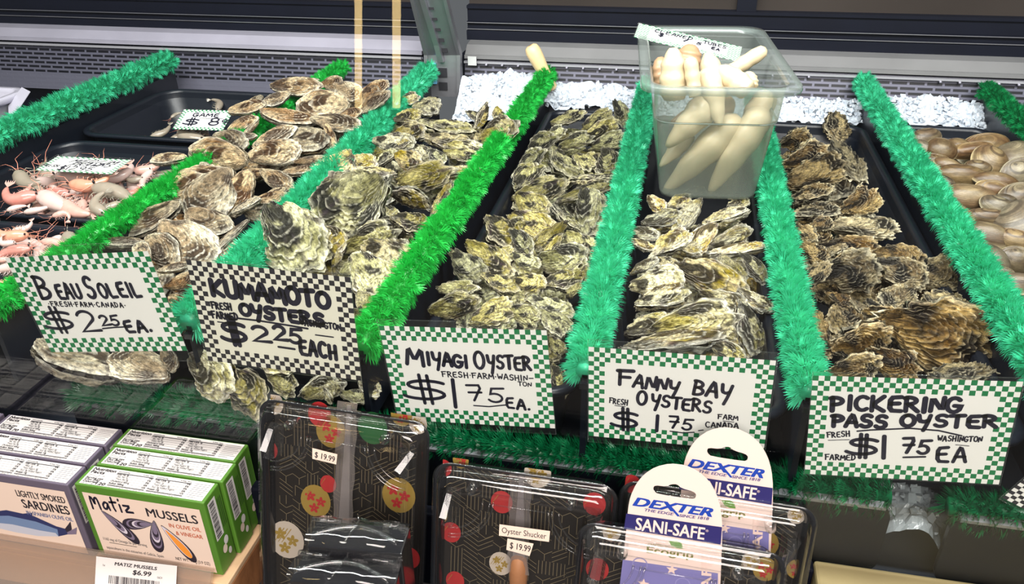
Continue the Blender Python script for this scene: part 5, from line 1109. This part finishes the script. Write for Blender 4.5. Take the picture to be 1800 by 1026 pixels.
def clamshell(tl, tr, y, h, label, seed, flowers, dep=.022):
    pk = Pack(tl, tr, y, h); root = empty('clamshell_pack', tuple(pk.base)); tag(root, label, 'clamshell pack', 'clamshell packs in front of the glass')
    mb = MB(); r = .014
    mb.loft([pk.ring(.0075, r, -.010), pk.ring(.004, r, .006), pk.ring(.0015, r, .0075), pk.ring(.0015, r, .0062)], 0, True, False, False, True)
    q = pk.ring(.0075, r, -.010); mb.add(q, [tuple(range(len(q)))], 6)
    q = pk.ring(.0075, r, -.0108); mb.add(q[::-1], [tuple(range(len(q)))], 6)
    tray_pattern(pk, mb, -.0096, seed)
    for f in flowers: flower_disc(pk, mb, *f, -.0093)
    t = mb.build('printed_tray', TP, root); t['label'] = 'black tray printed with gold lines and flowers'
    lid = MB(); R_ = pk.ring
    lid.loft([R_(0, r + .002, .0082), R_(.0005, r + .002, .0095), R_(.004, r, .0097), R_(.0055, r, .0125), R_(.0075, r, dep - .003), R_(.0105, r - .002, dep - .0005), R_(.0165, r - .004, dep), R_(.0180, r - .004, dep - .0035), R_(.024, r - .006, dep - .0040)])
    q = R_(.024, r - .006, dep - .0040); lid.add(q, [tuple(range(len(q)))])
    # moulded quarter-round corner ribs and a cross rib
    for sx in (0, 1):
        for rad in (.030, .036, .039):
            pts = []
            for k in range(9):
                a = math.radians(-90 * k / 8); u = .018 + rad * math.cos(a); pts.append(pk.L(u if sx == 0 else pk.w - u, -.026 + rad * math.sin(a), dep - .003))
            lid.tube(pts, .0009, 6)
    lid.tube([pk.L(.055, -.028, dep - .003), pk.L(pk.w - .055, -.028, dep - .003)], .0007, 6)
    for k in (.0, .002, .0045): lid.tube([pk.L(.012, -.004 - k, .0105 + k * 1.6), pk.L(pk.w - .012, -.004 - k, .0105 + k * 1.6)], .00045, 5)
    hv = np.array([.28, -.71, .64]); hv /= np.linalg.norm(hv)
    for sx in (0, 1):                     # added facets beside the corner ribs, angled to mirror the shop lamp
        ctr = pk.L(.0165 if sx == 0 else pk.w - .0185, -.034, dep + .0005); a_ = pk.uy * .9 + pk.ux * (.22 if sx == 0 else .55); a_ = a_ - hv * a_.dot(hv); a_ /= np.linalg.norm(a_); b_ = np.cross(hv, a_)
        q = [ctr + a_ * s1 * .0105 + b_ * s2 * .0030 for s1, s2 in ((-1, -1), (-1, 1), (1, .8), (1, -.8))]; lid.add(q + [p - pk.n * .006 for p in q], [(0, 1, 2, 3), (0, 4, 5, 1), (1, 5, 6, 2), (2, 6, 7, 3), (3, 7, 4, 0)])
    for sx in (0, 1):                     # slanted lugs in the top corners
        u0 = .012 if sx == 0 else pk.w - .012; s_ = 1 if sx == 0 else -1
        c8 = [(u0, -.052, .008), (u0 + s_ * .013, -.052, .008), (u0 + s_ * .002, -.022, .010), (u0 + s_ * .015, -.022, .010), (u0 + s_ * .001, -.052, dep + .001), (u0 + s_ * .010, -.052, dep + .003), (u0 + s_ * .005, -.022, dep - .001), (u0 + s_ * .012, -.022, dep + .001)]
        lid.hexa([pk.L(*p) for p in c8])
        lid.tube([pk.L(u0 + s_ * .026, -.016, .008), pk.L(u0 + s_ * .026, -.016, dep + .001)], .0045, 10)
    o = lid.build('lid', M['clam_plastic'], root); pk.lid = o; o['label'] = 'clear plastic lid with moulded ribs'
    return pk, root
def sticker(pk, root, q, texts, off, label):
    mb = MB(); pk.pquad(mb, q, 0, off)
    for t in texts: pk.ptext(mb, t[0], t[1], t[2], t[3], 1, off + .0003, t[4] if len(t) > 4 else 0.)
    o = mb.build('price_sticker', [PK[PANEL], PK[BLK]], pk.lid); o['label'] = label
def knife(pk, px0, px1, name, label, wood=True, off=-.002):
    """an oyster knife in a plastic sleeve, lying in a pack; top and bottom centre in photo pixels"""
    a, b = pk.at2(*px0, off), pk.at2(*px1, off); A, B = pk.L(*a, off), pk.L(*b, off); base = pk.base
    root = empty(name, tuple((A + B) / 2 + base)); ctr = (A + B) / 2; tag(root, label, 'oyster knife', 'oyster knives in the packs')
    d = B - A; mb = MB(); mb.tube([A - ctr + d * t for t in (.50, .52, .6, .75, .9, .97, 1.0)], [.004, .007, .0085, .0075, .009, .008, .004], 12); mb.build('handle', M['wooddark'] if wood else M['blackgloss'], root)
    s_ = np.array(pk.ux); w = .0055; p0, p1 = A - ctr, A - ctr + d * .52; nn = pk.n * .0012
    mb = MB(); mb.hexa([p0 - s_ * w * .3 - nn, p0 + s_ * w * .3 - nn, p0 - s_ * w * .3 + nn, p0 + s_ * w * .3 + nn, p1 - s_ * w - nn, p1 + s_ * w - nn, p1 - s_ * w + nn, p1 + s_ * w + nn]); mb.build('blade', M['steel'], root)
    mb = MB(); W_ = .0095; rows = []
    for k in range(15):
        t = -.02 + k / 14 * .62; jj = math.sin(k * 2.3) * .0012
        rows.append([A - ctr + d * t + s_ * W_ * c_ * (1 + .10 * math.sin(k * 1.7 + i)) + pk.n * (.0045 + jj * (1 - abs(c_))) for i, c_ in enumerate((-1, -.4, .3, 1))])
    mb.loft(rows, 0, False); o = mb.build('sleeve', M['bag'], root); o['label'] = 'crinkled clear plastic sleeve'
    return root
M['bag'] = clear_mat('crinkled_bag', (.93, .92, .92), 1.5, .18, haze=.34, haze_col=(.52, .47, .45), gain=1.3)

p1_, r1_ = clamshell((460,691), (763,737), .515, .232, 'large clamshell pack with a $19.99 sticker standing beside the mussel cartons', 3,
   [(582,758,26,'gold'), (562,728,20,'red'), (555,880,26,'gold'), (577,850,14,'red'), (701,870,29,'gold'), (504,948,30,'white'), (466,992,12,'red'), (472,790,16,'red'), (480,708,18,'white'), (706,728,19,'gold'), (735,745,16,'white'), (655,752,26,'green'), (560,1000,20,'red'), (720,980,18,'red'), (640,965,20,'white')])
knife(p1_, (614, 712), (596, 1120), 'oyster_knife', 'sleeved oyster knife lying in the large pack with the $19.99 sticker', off=-.0015)
sticker(p1_, r1_, [(549,787),(593,798),(591,816),(549,806)], [('$ 19.99', (553,803), (588,812), 10, .01)], .0232, 'small pink price sticker')
p2_, r2_ = clamshell((766,801), (1091,846), .500, .208, 'middle clamshell pack with an Oyster Shucker sticker', 8,
   [(780,822,14,'red'), (810,808,14,'gold'), (882,882,19,'red'), (880,990,20,'white'), (793,935,17,'red'), (774,905,13,'gold'), (945,832,24,'white'), (1045,885,20,'red'), (1030,1010,20,'gold'), (800,1020,16,'red')])
knife(p2_, (917, 832), (908, 1110), 'oyster_knife', 'sleeved oyster knife with a wooden handle in the Oyster Shucker pack', off=-.0015)
sticker(p2_, r2_, [(878,921),(967,933),(965,952),(877,941)], [('Oyster Shucker', (882,936), (960,947), 10)], .0232, 'long pink sticker reading Oyster Shucker')
sticker(p2_, r2_, [(892,946),(938,955),(931,977),(890,966)], [('$ 19.99', (896,963), (932,970), 11, .01)], .0236, 'curled pink price sticker')
p3_, r3_ = clamshell((1092,832), (1440,886), .510, .205, 'rear clamshell pack at right holding the taller white hang card', 14,
   [(1345,955,24,'gold'), (1110,850,16,'red'), (1300,1000,20,'red'), (1400,1000,18,'gold'), (1400,905,16,'white'), (1130,940,18,'gold')])
p4_, r4_ = clamshell((1019,904), (1387,965), .475, .185, 'front clamshell pack holding the lower white hang card', 19,
   [(1345,1000,22,'gold'), (1075,935,16,'white'), (1050,1000,20,'red'), (1320,985,16,'white')])

# hang cards of the knives
KP = [pmat('hang_card', srgb(228, 206, 196), .4), pmat('brand_blue', srgb(24, 62, 160), .4), pmat('navy_band', srgb(40, 36, 96), .4), pmat('olive_print', srgb(112, 112, 52), .4), pmat('leaf_print', srgb(92, 140, 46), .4), pmat('violet_print', srgb(120, 116, 172), .4), pmat('pale_star', srgb(226, 200, 190), .4), pmat('grey_violet', srgb(92, 84, 130), .4), pmat('violet_ring', srgb(140, 136, 186), .4)]
def fill_shape(loops):
    cu = bpy.data.curves.new('outline_shape', 'CURVE'); cu.dimensions = '2D'; cu.fill_mode = 'BOTH'
    for lp in loops:
        sp = cu.splines.new('POLY'); sp.points.add(len(lp) - 1); sp.use_cyclic_u = True
        for p, q in zip(sp.points, lp): p.co = (q[0], q[1], 0, 1)
    ob = bpy.data.objects.new('outline_shape', cu); COL.objects.link(ob); dg = bpy.context.evaluated_depsgraph_get(); dg.update()
    me = bpy.data.meshes.new_from_object(ob.evaluated_get(dg)); vs = [(v.co.x, v.co.y) for v in me.vertices]; fs = [tuple(p.vertices) for p in me.polygons]
    COL.objects.unlink(ob); bpy.data.objects.remove(ob); bpy.data.curves.remove(cu); bpy.data.meshes.remove(me); return vs, fs
def star(u, v, r): return [(u + (r if k % 2 == 0 else r * .42) * math.sin(k * math.pi / 5), v + (r if k % 2 == 0 else r * .42) * math.cos(k * math.pi / 5)) for k in range(10)]
def hang_card(pk, T_, label, clip_word=None, dx0=0., dy0=0., off=.0075):
    """T_ maps the front card's photo pixels to this card's"""
    Q = lambda x, y: T_(x, y); A = lambda x, y: pk.at2(*Q(x, y), off)
    out = [(1262,1110),(1080,1090),(1092,1015),(1101,930),(1104,893),(1108,872),(1118,850),(1132,833),(1152,820),(1178,814),(1205,817),(1228,828),(1247,845),(1260,868),(1267,892),(1270,925),(1267,1010)]
    out = [tuple(A(*p)) for p in out]
    hole = [(1151,852),(1172,854),(1180,850),(1190,850),(1198,857),(1219,863),(1224,868),(1222,875),(1216,877),(1156,868),(1150,863),(1148,857)]
    hole = [tuple(A(*p)) for p in hole]
    sm = lambda pts: [q for a, b in zip(pts, pts[1:] + pts[:1]) for q in (tuple(np.array(a) * .78 + np.array(b) * .22), tuple(np.array(a) * .22 + np.array(b) * .78))]
    out2, hole2 = sm(out), sm(hole); vs, fs = fill_shape([out2, hole2])
    root = empty('hang_card', tuple(pk.base)); tag(root, label, 'hang card', 'knife hang cards')
    mb = MB(); mb.add([pk.L(*p, off) for p in vs], fs); card_ = thicken(mb.build('card', KP[0], root), .0006)
    pr = MB(); o1, o2, o3 = off + .0010, off + .0014, off + .0018
    tx = lambda t, a, b, cap, mi, o, bold=0., sh=0.: pk.ptext(pr, t, Q(*a), Q(*b), cap, mi, o, bold, sh)
    quad = lambda q, mi, o: pk.poly(pr, [A(*p) for p in q], mi, o)
    tx('DEXTER', (1113, 888), (1251, 908), 15, 1, o1, .038, .30)
    quad([(1170,882),(1176,883),(1195,905),(1191,906)], 1, o2)
    tx('THE EDGE', (1133, 898), (1184, 906), 5, 7, o1, .03, .2); tx('SINCE 1818', (1194, 908), (1246, 914), 5, 7, o1, .03, .2)
    quad([(1101,901),(1269,925),(1267,956),(1097,928)], 2, o1)
    tx('SANI-SAFE', (1117, 930), (1237, 948), 21, 0, o2, .022)
    tx('®', (1240, 934), (1245, 935), 4, 0, o2)
    tx('CRAFTED WITH', (1139, 958), (1184, 963), 4, 3, o1, .012); tx('Ecogrip', (1137, 971), (1218, 981), 12, 3, o1, .018)
    quad([(1175,948),(1190,947),(1198,953),(1201,963),(1190,962),(1180,957)], 4, o1)
    quad([(1095,982),(1262,1006),(1260,1108),(1082,1088)], 5, o1)
    c_ = lambda x, y, r: (A(x, y), abs(A(x + r, y)[0] - A(x, y)[0]))
    for (x, y, r) in ((1181, 999, 11), (1131, 1024, 11), (1215, 1060, 11), (1150, 1070, 11)): (u, v), rr = c_(x, y, r); pk.poly(pr, star(u, v, rr), 6, o2)
    for (x, y, r) in ((1125, 990, 14), (1200, 1025, 14)):
        (u, v), rr = c_(x, y, r); n = 20
        a_, b_ = ell(u, v, rr, rr, 0, n), ell(u, v, rr * .86, rr * .86, 0, n); pr.add([pk.L(*p, o2) for p in a_ + b_], [(k, (k + 1) % n, n + (k + 1) % n, n + k) for k in range(n)], 8)
    # sideways word at the right edge
    a, b = A(1248, 1052), A(1250, 1006); h = .0075; vs, fs, tw = text_shape('SAFE', .02, 0.); d = (b - a); ln = np.linalg.norm(d); d /= ln; nn = np.array([-d[1], d[0]])
    pr.add([pk.L(*(a + d * (x / tw * ln * 1.6) + nn * (y / .7 * h)), o2) for x, y in vs], fs, 6)
    o = pr.build('print', KP, card_); o['label'] = 'blue and navy printing'
    return root
hang_card(p4_, lambda x, y: (x, y), 'lower white hang card with blue lettering, standing in front')
hang_card(p3_, lambda x, y: (1275 + (x - 1182) * .955, 750 + (y - 814) * .955 + (x - 1182) * .005), 'higher white hang card behind, partly hidden by the other card')

# two small clear-lidded black boxes stacked one before the other
def small_box(q, z, hgt, label):
    P = [onz(*p, z) for p in q]; c = sum(P) / 4; root = empty('small_box', tuple(c - np.array([0, 0, hgt]))); tag(root, label, 'box', 'small black boxes with clear lids')
    P = [p - c for p in P]; up = np.array([0, 0, 1.]); Lc = lambda s_, t, zz: (P[3] * (1 - s_) + P[2] * s_) * (1 - t) + (P[0] * (1 - s_) + P[1] * s_) * t + up * (hgt + zz)
    mb = MB(); e = .02; mb.hexa([Lc(e, .03, -hgt), Lc(1 - e, .03, -hgt), Lc(e, .97, -hgt), Lc(1 - e, .97, -hgt), Lc(.01, .02, -.006), Lc(.99, .02, -.006), Lc(.01, .98, -.006), Lc(.99, .98, -.006)]); bevel(mb.build('body', M['blackgloss'], root), .0015)
    mb = MB(); n = 10; rows = []
    for j, t in enumerate((0, .0, .12, .35, .65, .9, 1.0)):
        zz = (-.012, -.0005, .0025, .0032, .0030, .002, -.004)[j]; rows.append([Lc(i / n, t, zz - .0012 * abs(i / n - .5) + .0012 * math.sin(i * 1.9 + j)) for i in range(n + 1)])
    mb.loft(rows, 0, False); m = M['clam_plastic']; o = mb.build('lid', m, root); o['label'] = 'crinkled clear plastic lid'
    mb = MB()
    arcp = [Lc(.06 + .88 * k / 12, .10 + .42 * math.sin(math.pi * k / 12), .0040) for k in range(13)]; mb.tube(arcp, .0021, 8)  # added ribs, shaped so their reflections make the lid's curved highlights
    for s0, s1 in ((.02, .32), (.66, .98)): mb.tube([Lc(s0, .70, .0036), Lc(s1, .66, .0040)], .0021, 8)
    mb.tube([Lc(.46, .98, .004), Lc(.50, .70, .0055), Lc(.47, .45, .0045), Lc(.42, .02, .003)], .0008, 6)
    o = mb.build('highlight_ribs', M['clam_plastic'], root); return root
small_box([(553,903),(722,916),(706,966),(535,951)], -.062, .18, 'small black box with a crinkled clear lid, the rear of two')
small_box([(531,961),(708,976),(692,1034),(503,1013)], -.078, .165, 'small black box with a crinkled clear lid, the front of two')
